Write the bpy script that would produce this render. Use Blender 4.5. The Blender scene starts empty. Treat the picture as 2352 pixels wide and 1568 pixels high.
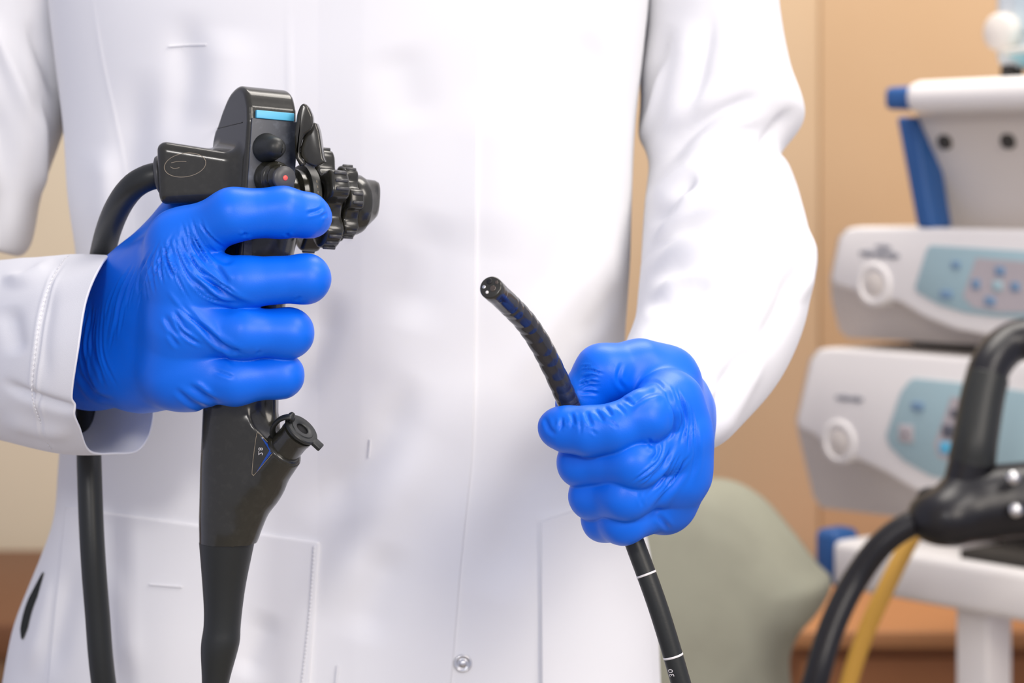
import bpy, bmesh, math, random
import numpy as np
from mathutils import Vector, Matrix

random.seed(7)
rng = np.random.default_rng(7)
C = bpy.context.scene.collection

# ---------------------------------------------------------------- camera
D, S, ZC, HY = 1.0, 0.0002, 1.25, 430.0      # camera distance to the hands, metres per photo pixel there, eye height, horizon row
cam_d = bpy.data.cameras.new('camera')
cam = bpy.data.objects.new('camera', cam_d)
C.objects.link(cam)
cam.location = (0, -D, ZC)
cam.rotation_euler = (math.pi / 2, 0, 0)
cam_d.sensor_width = 36
cam_d.lens = 36 * D / (2352 * S)
cam_d.shift_y = -(784 - HY) / 2352
cam_d.clip_start = 0.05
cam_d.dof.use_dof = True
cam_d.dof.focus_distance = 0.995
cam_d.dof.aperture_fstop = 8.5
bpy.context.scene.camera = cam

# ---------------------------------------------------------------- light
sc = bpy.context.scene
vs = sc.view_settings
vs.view_transform = 'Standard'
vs.look = 'None'
vs.gamma = 1.0
vs.use_curve_mapping = False
vs.exposure = 0.04
w = bpy.data.worlds.new('world')
sc.world = w
w.use_nodes = True
w.node_tree.nodes['Background'].inputs[0].default_value = (0.77, 0.785, 1.0, 1)
w.node_tree.nodes['Background'].inputs[1].default_value = 0.60


def area(name, loc, target, size, power, col, size_y=None):
    d = bpy.data.lights.new(name, 'AREA')
    d.size = size
    if size_y:
        d.shape = 'RECTANGLE'
        d.size_y = size_y
    d.energy = power
    d.color = col
    o = bpy.data.objects.new(name, d)
    C.objects.link(o)
    o.location = loc
    o.rotation_euler = (Vector(target) - Vector(loc)).to_track_quat('-Z', 'Y').to_euler()
    return o


area('key_light', (0.95, -1.45, 1.9), (0.0, 0.12, 1.15), 0.8, 17.5, (1.0, 0.91, 0.80))
area('overhead_light', (0.95, -0.45, 2.3), (0.05, 0.1, 1.2), 0.5, 9, (1.0, 0.93, 0.85))
area('fill_light', (-0.35, -1.7, 1.85), (-0.05, 0.1, 1.1), 0.25, 8.5, (1.0, 0.96, 0.92))
area('ceiling_light', (0.35, 0.85, 2.75), (0.5, 1.3, 0.9), 1.0, 32, (1.0, 0.94, 0.86))

# ---------------------------------------------------------------- helpers
def at(px, py, y):
    """world point of a photo pixel at depth y"""
    px, py, y = np.broadcast_arrays(np.asarray(px, float), np.asarray(py, float), np.asarray(y, float))
    s = S * (D + y) / D
    return np.stack([(px - 1176) * s, y, ZC - (py - HY) * s], -1)


def topx(v):
    s = S * (D + v[:, 1]) / D
    return 1176 + v[:, 0] / s, HY + (ZC - v[:, 2]) / s


def nrm(v):
    v = np.asarray(v, float)
    return v / (np.linalg.norm(v, axis=-1, keepdims=True) + 1e-12)


OFF = {}


def root(name, label, cat, loc, group=None, kind=None):
    o = bpy.data.objects.new(name, None)
    C.objects.link(o)
    o.location = loc
    o.empty_display_size = 0.05
    if label:
        o['label'] = label
        o['category'] = cat
    if group:
        o['group'] = group
    if kind:
        o['kind'] = kind
    OFF[o.name] = np.array(loc, float)
    return o


def tag(o, label=None, cat=None, group=None, kind=None):
    if label:
        o['label'] = label
    if cat:
        o['category'] = cat
    if group:
        o['group'] = group
    if kind:
        o['kind'] = kind
    return o


def mobj(name, vf, mat, parent=None, sharp=None, label=None):
    """link one mesh object; verts are given in world space"""
    v, f = vf
    v = np.asarray(v, float)
    off = OFF[parent.name] if parent is not None else np.zeros(3)
    me = bpy.data.meshes.new(name)
    me.from_pydata((v - off).tolist(), [], f if isinstance(f, list) else f.tolist())
    me.update()
    bm = bmesh.new()
    bm.from_mesh(me)
    bmesh.ops.recalc_face_normals(bm, faces=bm.faces)
    bm.to_mesh(me)
    bm.free()
    me.polygons.foreach_set('use_smooth', [True] * len(me.polygons))
    if sharp is not None:
        me.set_sharp_from_angle(angle=math.radians(sharp))
    me.materials.append(mat)
    o = bpy.data.objects.new(name, me)
    C.objects.link(o)
    if parent is not None:
        o.parent = parent
    OFF[o.name] = off
    if label:
        o['label'] = label
    return o


def merge(parts):
    V, F, n = [], [], 0
    for v, f in parts:
        v = np.asarray(v, float)
        V.append(v)
        F += [[i + n for i in q] for q in (f if isinstance(f, list) else f.tolist())]
        n += len(v)
    return np.concatenate(V), F


def catmull(P, n, closed=False):
    """resample control points (m,k) to n points"""
    P = np.asarray(P, float)
    m = len(P)
    if closed:
        t = np.linspace(0, m, n, endpoint=False)
        i = np.floor(t).astype(int)
        idx = [(i - 1) % m, i % m, (i + 1) % m, (i + 2) % m]
    else:
        t = np.linspace(0, m - 1, n)
        i = np.minimum(np.floor(t).astype(int), m - 2)
        idx = [np.maximum(i - 1, 0), i, i + 1, np.minimum(i + 2, m - 1)]
    u = (t - i).reshape((-1,) + (1,) * (P.ndim - 1))
    a, b, c, d = (P[k] for k in idx)
    return 0.5 * (2 * b + (c - a) * u + (2 * a - 5 * b + 4 * c - d) * u * u + (3 * b - a - 3 * c + d) * u ** 3)


def grid_faces(nu, nv, closed_v=True):
    i, j = np.meshgrid(np.arange(nu - 1), np.arange(nv if closed_v else nv - 1), indexing='ij')
    j2 = (j + 1) % nv
    return np.stack([i * nv + j, i * nv + j2, (i + 1) * nv + j2, (i + 1) * nv + j], -1).reshape(-1, 4)


def loft(rings, cap0=True, cap1=True):
    """rings (m,n,3)"""
    rings = np.asarray(rings, float)
    m, n = rings.shape[:2]
    f = grid_faces(m, n).tolist()
    if cap0:
        f.append(list(range(n)))
    if cap1:
        f.append(list(range((m - 1) * n, m * n))[::-1])
    return rings.reshape(-1, 3), f


def frames(pts):
    t = np.gradient(pts, axis=0)
    t = nrm(t)
    ref = np.array([0, 1.0, 0]) if abs(t[0][1]) < 0.9 else np.array([1.0, 0, 0])
    e1 = np.zeros_like(t)
    prev = ref - t[0] * ref.dot(t[0])
    for k in range(len(t)):
        prev = prev - t[k] * prev.dot(t[k])
        prev = prev / np.linalg.norm(prev)
        e1[k] = prev
    return t, e1, np.cross(t, e1)


def tube(pts, r, seg=20, n=None, cap=True):
    """tube along control points, radius number or list"""
    pts = np.asarray(pts, float)
    if n:
        if np.ndim(r):
            r = np.interp(np.linspace(0, 1, n), np.linspace(0, 1, len(r)), r)
        pts = catmull(pts, n)
    r = np.broadcast_to(np.asarray(r, float), (len(pts),))
    t, e1, e2 = frames(pts)
    a = np.linspace(0, 2 * math.pi, seg, endpoint=False)
    ring = pts[:, None] + r[:, None, None] * (np.cos(a)[None, :, None] * e1[:, None] + np.sin(a)[None, :, None] * e2[:, None])
    return loft(ring, cap, cap)


def basis(axis, up=(0, 0, 1)):
    a = nrm(axis)
    up = np.asarray(up, float)
    if abs(a.dot(up)) > 0.98:
        up = np.array([1.0, 0, 0])
    x = nrm(np.cross(up, a))
    return x, np.cross(a, x), a


def lathe(prof, origin, axis, seg=32, cap=True):
    """prof: (radius, height along axis)"""
    x, y, a = basis(axis)
    th = np.linspace(0, 2 * math.pi, seg, endpoint=False)
    o = np.asarray(origin, float)
    rings = [o + a * h + r * (np.cos(th)[:, None] * x + np.sin(th)[:, None] * y) for r, h in prof]
    return loft(rings, cap, cap)


def prism(poly, ext, bev=0.0, seg=3):
    """poly (n,3) planar points, extruded by vector ext, edges bevelled"""
    bm = bmesh.new()
    vs_ = [bm.verts.new(p) for p in poly]
    f = bm.faces.new(vs_)
    r = bmesh.ops.extrude_face_region(bm, geom=[f])
    for e in r['geom']:
        if isinstance(e, bmesh.types.BMVert):
            e.co += Vector(ext)
    bmesh.ops.recalc_face_normals(bm, faces=bm.faces)
    if bev > 0:
        bmesh.ops.bevel(bm, geom=list(bm.edges), offset=bev, segments=seg, affect='EDGES', profile=0.5, clamp_overlap=True)
    bm.verts.index_update()
    v = np.array([x.co[:] for x in bm.verts])
    fs = [[x.index for x in q.verts] for q in bm.faces]
    bm.free()
    return v, fs


def obox(c, ex, ey, ez, hx, hy, hz, bev=0.0, seg=3):
    """oriented box: centre, unit axes, half sizes"""
    c = np.asarray(c, float)
    ex, ey, ez = (np.asarray(k, float) for k in (ex, ey, ez))
    poly = [c - ez * hz + ex * hx * a + ey * hy * b for a, b in ((-1, -1), (1, -1), (1, 1), (-1, 1))]
    return prism(poly, ez * 2 * hz, bev, seg)


X, Y, Z = np.eye(3)


def wbox(x0, x1, y0, y1, z0, z1, bev=0.0):
    return obox([(x0 + x1) / 2, (y0 + y1) / 2, (z0 + z1) / 2], X, Y, Z, (x1 - x0) / 2, (y1 - y0) / 2, (z1 - z0) / 2, bev)


# ---- signed distance modelling
def cone(a, b, ra, rb):
    a = np.asarray(a, np.float32)
    b = np.asarray(b, np.float32)
    ba = b - a
    l2 = float(ba.dot(ba)) + 1e-12

    def f(p):
        pa = p - a
        t = np.clip(pa @ ba / l2, 0, 1)
        q = pa - t[:, None] * ba
        return np.sqrt(np.einsum('ij,ij->i', q, q)) - (ra + t * (rb - ra))
    return f


def smin(a, b, k):
    h = np.maximum(k - np.abs(a - b), 0) / k
    return np.minimum(a, b) - h * h * k * 0.25


def smax(a, b, k):
    return -smin(-a, -b, k)


def chain(pts, k=0.003):
    """pts: (point, radius) list -> sdf of a finger-like chain"""
    fs = [cone(pts[i][0], pts[i + 1][0], pts[i][1], pts[i + 1][1]) for i in range(len(pts) - 1)]

    def f(p):
        d = fs[0](p)
        for g in fs[1:]:
            d = smin(d, g(p), k)
        return d
    return f


def surfnet(f, lo, hi, h):
    """surface nets over a two-level grid; returns verts, quads"""
    lo = np.asarray(lo, float)
    B = 4
    n = (np.ceil((np.asarray(hi) - lo) / (h * B)).astype(int) + 1) * B
    nc = n // B
    cg = np.stack(np.meshgrid(*[lo[i] + (np.arange(nc[i]) + 0.5) * h * B - h / 2 for i in range(3)], indexing='ij'), -1).reshape(-1, 3).astype(np.float32)
    cf = f(cg).reshape(nc)
    F = np.repeat(np.repeat(np.repeat(cf, B, 0), B, 1), B, 2).astype(np.float32)
    act = np.abs(F) < h * B * 1.6
    idx = np.argwhere(act)
    pts = (lo + idx * h).astype(np.float32)
    out = np.empty(len(pts), np.float32)
    for s in range(0, len(pts), 400000):
        out[s:s + 400000] = f(pts[s:s + 400000])
    F[act] = out
    neg = F < 0
    # cells
    cs = np.zeros(tuple(n - 1), np.int8)
    for a in (0, 1):
        for b in (0, 1):
            for c in (0, 1):
                cs += neg[a:n[0] - 1 + a, b:n[1] - 1 + b, c:n[2] - 1 + c]
    cell = (cs > 0) & (cs < 8)
    ci = np.argwhere(cell)
    vid = -np.ones(tuple(n - 1), np.int64)
    vid[cell] = np.arange(len(ci))
    acc = np.zeros((len(ci), 3))
    cnt = np.zeros(len(ci))
    corners = [(a, b, c) for a in (0, 1) for b in (0, 1) for c in (0, 1)]
    for p in corners:
        for ax in range(3):
            if p[ax] == 0:
                q = list(p)
                q[ax] = 1
                f0 = F[ci[:, 0] + p[0], ci[:, 1] + p[1], ci[:, 2] + p[2]]
                f1 = F[ci[:, 0] + q[0], ci[:, 1] + q[1], ci[:, 2] + q[2]]
                m = (f0 < 0) != (f1 < 0)
                t = np.where(m, f0 / np.where(m, f0 - f1, 1), 0)
                pos = np.array(p, float)[None].repeat(len(ci), 0)
                pos[:, ax] += t
                acc[m] += pos[m]
                cnt[m] += 1
    v = lo + (ci + acc / np.maximum(cnt, 1)[:, None]) * h
    quads = []
    for ax in range(3):
        u, w_ = [i for i in range(3) if i != ax]
        sl0 = [slice(None)] * 3
        sl1 = [slice(None)] * 3
        sl0[ax] = slice(0, n[ax] - 1)
        sl1[ax] = slice(1, n[ax])
        e = np.argwhere(neg[tuple(sl0)] != neg[tuple(sl1)])
        e = e[(e[:, u] > 0) & (e[:, w_] > 0) & (e[:, u] < n[u] - 1) & (e[:, w_] < n[w_] - 1)]
        q = []
        for du, dw in ((-1, -1), (0, -1), (0, 0), (-1, 0)):
            k = e.copy()
            k[:, u] += du
            k[:, w_] += dw
            q.append(vid[k[:, 0], k[:, 1], k[:, 2]])
        quads.append(np.stack(q, -1))
    quads = np.concatenate(quads)
    quads = quads[(quads >= 0).all(1)]
    for _ in range(2):
        g, d = grad(f, v)
        v = v - g * np.clip(d, -h, h)[:, None] * 0.9
    g, d = grad(f, v)
    return v, quads, g


def grad(f, v, e=3e-4):
    p = v.astype(np.float32)
    g = np.zeros((len(v), 3))
    for i in range(3):
        o = np.zeros(3, np.float32)
        o[i] = e
        g[:, i] = (f(p + o) - f(p - o)) / (2 * e)
    return g / (np.linalg.norm(g, axis=1, keepdims=True) + 1e-9), f(p)


def trace(f, px, py):
    """first hit of the photo ray through (px,py) with an sdf"""
    o = np.array([0, -D, ZC])
    d = nrm(at(px, py, 0.0) - o)
    p = np.tile(o, (len(np.atleast_1d(px)), 1)) + np.atleast_2d(d) * 0.8
    for _ in range(90):
        p = p + np.atleast_2d(d) * np.clip(f(p.astype(np.float32)), -0.01, 0.02)[:, None] * 0.8
    return p


def vnormals(v, f):
    f = np.asarray(f)
    n = np.cross(v[f[:, 2]] - v[f[:, 0]], v[f[:, 3]] - v[f[:, 1]])
    out = np.zeros_like(v)
    for k in range(4):
        np.add.at(out, f[:, k], n)
    return nrm(out)


def seg_dist(px, py, pts):
    """distance, signed side and position along a polyline"""
    P = np.asarray(pts, float)
    best = np.full(len(px), 1e9)
    side = np.zeros(len(px))
    tt = np.zeros(len(px))
    L = np.concatenate([[0], np.cumsum(np.linalg.norm(np.diff(P, axis=0), axis=1))])
    for i in range(len(P) - 1):
        a, b = P[i], P[i + 1]
        d = b - a
        l2 = d.dot(d) + 1e-9
        t = np.clip(((px - a[0]) * d[0] + (py - a[1]) * d[1]) / l2, 0, 1)
        qx, qy = px - a[0] - t * d[0], py - a[1] - t * d[1]
        r = np.hypot(qx, qy)
        m = r < best
        best[m] = r[m]
        side[m] = np.sign(d[0] * qy - d[1] * qx)[m]
        tt[m] = ((L[i] + t * math.sqrt(l2)) / L[-1])[m]
    return best, side, tt


def strokes(px, py, lst):
    """sum of fold profiles (mm, positive = outward) drawn as polylines on the photo-facing side.
    entry: (points, width_px, amp_mm, kind) kind 'r' round ridge/valley, 'f' one-sided fold"""
    out = np.zeros(len(px))
    for e in lst:
        pts, wd, amp = np.asarray(e[0], float), e[1], e[2]
        kind = e[3] if len(e) > 3 else 'r'
        if len(pts) > 2:
            pts = catmull(pts, max(8, 5 * len(pts)))
        lo, hi = pts.min(0) - 4 * wd, pts.max(0) + 4 * wd
        m = np.where((px > lo[0]) & (px < hi[0]) & (py > lo[1]) & (py < hi[1]))[0]
        if not len(m):
            continue
        d, sd, t = seg_dist(px[m], py[m], pts)
        taper = np.clip(np.minimum(t, 1 - t) * 3 + 0.06, 0, 1)
        taper = taper * taper * (3 - 2 * taper)
        if kind == 'f':
            ww = np.where(sd > 0, wd * 1.5, wd * 0.4)
            g = np.exp(-(d / ww) ** 2)
        elif kind == 'c':      # crease: narrow valley with raised lips
            g = np.exp(-(d / wd) ** 2) - 0.45 * np.exp(-((d - 1.9 * wd) / (1.1 * wd)) ** 2)
        else:
            g = np.exp(-(d / wd) ** 2)
        out[m] += amp * g * taper
    return out


# ---------------------------------------------------------------- materials
def srgb(r, g, b):
    return tuple(((c / 255) / 12.92 if c / 255 <= 0.04045 else ((c / 255 + 0.055) / 1.055) ** 2.4) for c in (r, g, b)) + (1,)


def mat(name, col, rough=0.5, spec=0.5, metal=0.0, bump=None, vary=None, coat=0.0, sheen=0.0, sub=0.0):
    """procedural principled material. bump=(scale, strength, distance); vary=(scale, colour2, lo, hi)"""
    m = bpy.data.materials.new(name)
    m.use_nodes = True
    nt = m.node_tree
    b = nt.nodes['Principled BSDF']
    b.inputs['Base Color'].default_value = col
    b.inputs['Roughness'].default_value = rough
    b.inputs['Specular IOR Level'].default_value = spec
    b.inputs['Metallic'].default_value = metal
    b.inputs['Coat Weight'].default_value = coat
    b.inputs['Sheen Weight'].default_value = sheen
    tc = nt.nodes.new('ShaderNodeTexCoord')
    if vary:
        n = nt.nodes.new('ShaderNodeTexNoise')
        n.inputs['Scale'].default_value = vary[0]
        n.inputs['Detail'].default_value = 4
        r = nt.nodes.new('ShaderNodeMapRange')
        r.inputs['From Min'].default_value = vary[2]
        r.inputs['From Max'].default_value = vary[3]
        x = nt.nodes.new('ShaderNodeMix')
        x.data_type = 'RGBA'
        x.inputs[6].default_value = col
        x.inputs[7].default_value = vary[1]
        nt.links.new(tc.outputs['Object'], n.inputs['Vector'])
        nt.links.new(n.outputs['Fac'], r.inputs['Value'])
        nt.links.new(r.outputs['Result'], x.inputs['Factor'])
        nt.links.new(x.outputs[2], b.inputs['Base Color'])
    if bump:
        n = nt.nodes.new('ShaderNodeTexNoise')
        n.inputs['Scale'].default_value = bump[0]
        n.inputs['Detail'].default_value = 3
        bp = nt.nodes.new('ShaderNodeBump')
        bp.inputs['Strength'].default_value = bump[1]
        bp.inputs['Distance'].default_value = bump[2]
        nt.links.new(tc.outputs['Object'], n.inputs['Vector'])
        nt.links.new(n.outputs['Fac'], bp.inputs['Height'])
        nt.links.new(bp.outputs['Normal'], b.inputs['Normal'])
    return m


M = {}
M['glove'] = mat('nitrile_glove', srgb(0, 106, 232), 0.42, 0.38, bump=(1500, 0.10, 0.0004))
M['coat'] = mat('white_cotton', (0.84, 0.84, 0.85, 1), 0.85, 0.15, bump=(2600, 0.25, 0.0003), sheen=0.1)
M['stitch'] = mat('white_thread', (0.86, 0.86, 0.87, 1), 0.8, 0.2)
M['black'] = mat('black_plastic', srgb(44, 43, 36), 0.22, 0.5, vary=(300, srgb(52, 51, 44), 0.5, 0.8), coat=0.15)
M['rubber'] = mat('black_rubber', srgb(36, 38, 36), 0.42, 0.45, bump=(900, 0.1, 0.0003))
M['plate'] = mat('worn_black_plate', srgb(62, 66, 74), 0.42, 0.5, vary=(160, srgb(98, 104, 114), 0.55, 0.8))
M['cap'] = mat('satin_black_cap', srgb(72, 72, 72), 0.38, 0.5)
M['red'] = mat('red_dot', srgb(232, 92, 84), 0.4)
M['cyan'] = mat('cyan_strip', srgb(92, 186, 222), 0.4)
M['whitemark'] = mat('white_print', srgb(236, 232, 228), 0.5)
M['wear'] = mat('worn_engraving', srgb(150, 138, 118), 0.5)
M['bluemark'] = mat('blue_print', srgb(24, 72, 160), 0.4)
M['chrome'] = mat('chrome', (0.75, 0.75, 0.75, 1), 0.3, 0.5, metal=1.0)
M['lens'] = mat('lens_glass', srgb(70, 60, 50), 0.08, 0.8)
M['trouser'] = mat('dark_trousers', srgb(52, 54, 52), 0.9, 0.1)
M['shoe'] = mat('white_shoe', srgb(215, 215, 212), 0.5)
M['skin'] = mat('skin', srgb(214, 164, 138), 0.5)

# ================================================================ the setting
M['wall'] = mat('cream_plaster', srgb(226, 212, 184), 0.9, 0.1, vary=(1.5, srgb(216, 198, 168), 0.35, 0.7))
M['floor'] = mat('brown_floor', srgb(172, 162, 150), 0.6, 0.3, vary=(3, srgb(160, 150, 138), 0.4, 0.65))
o = mobj('floor', wbox(-2.2, 2.4, -2.2, 2.0, -0.04, 0.0), M['floor'], sharp=30)
tag(o, kind='structure')
o = mobj('wall_back', wbox(-2.2, 2.4, 1.95, 2.05, 0.0, 2.9), M['wall'], sharp=30)
tag(o, kind='structure')

# ================================================================ the person
person = root('person', 'person in a white lab coat and blue gloves holding an endoscope in both hands', 'person', (-0.09, 0.25, 0.0))

# ---- coat torso
YC = 0.25
S25 = S * (1 + YC)
PYK = np.array([-520, -380, -200, 0, 300, 450, 600, 800, 1040, 1180, 1270, 1420, 1568, 1900, 2400, 2900], float)
XL = np.array([420, 180, 110, 120, 158, 166, 190, 172, 146, 138, 104, 42, 16, -10, -60, -80], float)
XR = np.array([1180, 1440, 1500, 1490, 1456, 1450, 1447, 1432, 1446, 1474, 1494, 1510, 1516, 1540, 1580, 1600], float)
BF = np.array([0.05, 0.075, 0.09, 0.098, 0.100, 0.100, 0.098, 0.095, 0.094, 0.097, 0.10, 0.103, 0.105, 0.108, 0.11, 0.11])


def smooth_interp(x, xp, fp):
    xs = np.linspace(xp[0], xp[-1], 1200)
    ys = np.interp(xs, xp, fp)
    k = np.hanning(61)
    k /= k.sum()
    ys = np.convolve(np.pad(ys, 30, mode='edge'), k, 'valid')
    return np.interp(x, xs, ys)


def section(z):
    py = HY + (ZC - z) / S25
    xl = (smooth_interp(py, PYK, XL) - 1176) * S25
    xr = (smooth_interp(py, PYK, XR) - 1176) * S25
    return (xl + xr) / 2, (xr - xl) / 2, smooth_interp(py, PYK, BF)


NEXP = 2.5


def front_y(x, z):
    xc, a, b = section(z)
    u = np.clip(np.abs((x - xc) / a), 0, 0.9995)
    return YC - b * (1 - u ** NEXP) ** (1 / NEXP)


TORSO_FOLDS = [
    ([(330, 150), (300, 420), (330, 640)], 45, -4.0), ([(420, 20), (430, 200), (380, 340)], 40, -2.5),
    ([(520, 60), (500, 300)], 60, 2.0), ([(230, 330), (250, 560)], 34, 3.0),
    ([(770, 660), (720, 830), (640, 960)], 40, -3.0), ([(960, 860), (860, 1040), (700, 1200)], 46, -3.5),
    ([(1000, 1000), (880, 1180), (740, 1420)], 60, 3.0), 
    ([(1420, 560), (1300, 700), (1180, 900)], 40, 2.4), ([(1440, 640), (1330, 790)], 26, -2.2),
    ([(1380, 440), (1200, 720)], 44, -1.6), ([(1160, 200), (1140, 600)], 90, 2.5),
    ([(1270, 1000), (1180, 1200), (1130, 1380)], 60, -4.0), ([(900, 1240), (830, 1480)], 50, -2.0),
    ([(1000, 480), (930, 760)], 70, -2.0),
    ([(620, 1400), (560, 1560)], 34, -1.6), ([(260, 1290), (300, 1560)], 30, 1.6),
    ([(120, 1290), (60, 1560)], 22, 3.0), ([(180, 1280), (120, 1560)], 24, -3.0),
    ([(900, 100), (960, 300)], 60, -1.5), ([(1330, 60), (1430, 330)], 40, -3.0),
    # seams
    ([(205, -60), (235, 130), (262, 260), (290, 420), (310, 600)], 5, 0.3, 'f'), ([(665, -60), (666, 400), (668, 640)], 4, 0.4, 'f'),
]


def torso_disp(px, py):
    d = 1.5 * strokes(px, py, TORSO_FOLDS)
    d += 0.9 * np.sin(px / 97 + py / 160 + 1.3 * np.sin(py / 140)) * np.sin(py / 120 - px / 310)
    return d * 0.001


def surf(px, py):
    """point on the coat front behind a photo pixel"""
    px, py = np.asarray(px, float), np.asarray(py, float)
    y = np.full(px.shape, 0.16)
    for _ in range(25):
        p = at(px, py, y)
        y = 0.5 * y + 0.5 * front_y(p[..., 0], p[..., 2])
    y = y - torso_disp(px.ravel(), py.ravel()).reshape(px.shape)
    return at(px, py, y)


def build_torso():
    zs = np.linspace(0.60, 1.60, 560)
    th = np.concatenate([np.linspace(math.pi, 2 * math.pi, 360, endpoint=False), np.linspace(0, math.pi, 90, endpoint=False)])
    xc, a, b = section(zs)
    c, s_ = np.cos(th), np.sin(th)
    ex = np.sign(c) * np.abs(c) ** (2 / NEXP)
    ey = np.sign(s_) * np.abs(s_) ** (2 / NEXP)
    x = xc[:, None] + a[:, None] * ex[None]
    y = YC + np.where(ey[None] < 0, b[:, None], b[:, None] * 1.2) * ey[None]
    v = np.stack([x, y, np.repeat(zs[:, None], len(th), 1)], -1).reshape(-1, 3)
    px, py = topx(v)
    wgt = np.clip(-np.tile(ey, len(zs)) * 2.2, 0, 1)
    v[:, 1] -= torso_disp(px, py) * wgt
    f = grid_faces(len(zs), len(th)).tolist()
    n = len(th)
    f.append(list(range((len(zs) - 1) * n, len(zs) * n)))
    return v, f


coat = mobj('lab_coat', build_torso(), M['coat'], person, label='white cotton lab coat')


def patch(outline_fn, nu, nv, off, skirt=0.004, taper=False):
    """thin cloth piece lying on the coat front; outline_fn(u,v)->px,py ; off metres proud"""
    u, v = np.meshgrid(np.linspace(0, 1, nu), np.linspace(0, 1, nv), indexing='ij')
    px, py = outline_fn(u, v)
    P = surf(px, py)
    e = np.minimum(np.minimum(u * nu, (1 - u) * nu), np.minimum(v * nv, (1 - v) * nv))
    P[..., 1] -= off * (np.clip(u * 3, 0, 1) * 1.3 - 0.3 if taper else 1.0)
    f = grid_faces(nu, nv, False).tolist()
    V = P.reshape(-1, 3)
    border = [i * nv for i in range(nu)] + [(nu - 1) * nv + j for j in range(1, nv)] + [i * nv + nv - 1 for i in range(nu - 2, -1, -1)] + [j for j in range(nv - 2, 0, -1)]
    B = V[border].copy()
    B[:, 1] += skirt
    n0 = len(V)
    m = len(border)
    for k in range(m):
        f.append([border[k], border[(k + 1) % m], n0 + (k + 1) % m, n0 + k])
    return np.concatenate([V, B]), f


def quad_outline(tl, tr, br, bl):
    tl, tr, br, bl = (np.array(k, float) for k in (tl, tr, br, bl))

    def f(u, v):
        p = (1 - v)[..., None] * ((1 - u)[..., None] * tl + u[..., None] * tr) + v[..., None] * ((1 - u)[..., None] * bl + u[..., None] * br)
        return p[..., 0], p[..., 1]
    return f


# front overlap of the coat: its edge runs down beside the snap
def placket_outline(u, v):
    py = -330 + v * 3200
    xr = np.interp(py, [-330, 300, 700, 900, 1060, 1300, 1500, 1830, 2900], [1120, 1096, 1092, 1090, 1084, 1058, 1042, 1010, 960])
    xl = 700 + 0 * py
    return xl + u * (xr - xl), py


mobj('front_overlap', patch(placket_outline, 90, 420, 0.0016, taper=True), M['coat'], coat)
mobj('pocket', patch(quad_outline((150, 1163), (733, 1245), (696, 1760), (90, 1760)), 120, 120, 0.0018), M['coat'], coat)
mobj('pocket', patch(quad_outline((1243, 1195), (1478, 1118), (1512, 1760), (1246, 1760)), 80, 120, 0.0040, 0.006), M['coat'], coat)


def stitch_line(pts, name, parent, r=0.0005, dash=None, off=0.0008):
    P = catmull(np.asarray(pts, float), 60)
    if dash is None:
        W = surf(P[:, 0], P[:, 1])
        W[:, 1] -= off
        return mobj(name, tube(W, r, 6), M['stitch'], parent)
    parts = []
    L = np.concatenate([[0], np.cumsum(np.linalg.norm(np.diff(P, axis=0), axis=1))])
    for s in np.arange(0, L[-1], dash):
        q = np.stack([np.interp([s, s + dash * 0.35, s + dash * 0.7], L, P[:, k]) for k in (0, 1)], -1)
        W = surf(q[:, 0], q[:, 1])
        W[:, 1] -= off
        parts.append(tube(W, r, 5))
    return tag(mobj(name, merge(parts), M['stitch'], parent), kind='stuff')


stitch_line([(722, 1252), (712, 1400), (690, 1600)], 'pocket_stitching', coat, 0.0005, 9, 0.0022)
vent = [(100, 1312), (84, 1352), (66, 1398), (56, 1440), (52, 1466)]
vq = catmull(np.array(vent, float), 30)
vw = np.interp(np.linspace(0, 1, 30), [0, 0.35, 0.75, 1], [1, 9, 8, 1])
va, vb_ = surf(vq[:, 0] - vw, vq[:, 1]), surf(vq[:, 0] + vw, vq[:, 1])
for q_ in (va, vb_):
    q_[:, 1] -= 0.002
mobj('side_vent', (np.stack([va, vb_], 1).reshape(-1, 3), [[2 * i, 2 * i + 1, 2 * i + 3, 2 * i + 2] for i in range(29)]), M['trouser'], coat, label='dark slit at the side of the coat')
stitch_line([(388, 107), (430, 104), (474, 103)], 'bartack', coat, 0.0005)
stitch_line([(345, 1340), (380, 1343), (420, 1346)], 'bartack', coat, 0.0005, None, 0.0024)
stitch_line([(850, 1008), (849, 1028), (847, 1048)], 'bartack', coat, 0.0005, None, 0.0022)
stitch_line([(812, 500), (811, 520), (812, 545)], 'bartack', coat, 0.0005, None, 0.0022)
stitch_line([(776, 1525), (774, 1550), (772, 1575)], 'bartack', coat, 0.0005, None, 0.0022)

snap_p = surf(np.array([1063.0]), np.array([1522.0]))[0]
snap_p[1] -= 0.0006
mobj('snap_button', lathe([(0.0048, -0.002), (0.0048, 0.0006), (0.0044, 0.0013), (0.0036, 0.0013), (0.0031, 0.0004), (0.0022, 0.0004), (0.0018, 0.0014), (0.0008, 0.0016), (0.0002, 0.0017)], snap_p, (0.1, -1, 0.05), 36), M['chrome'], coat)


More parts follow.
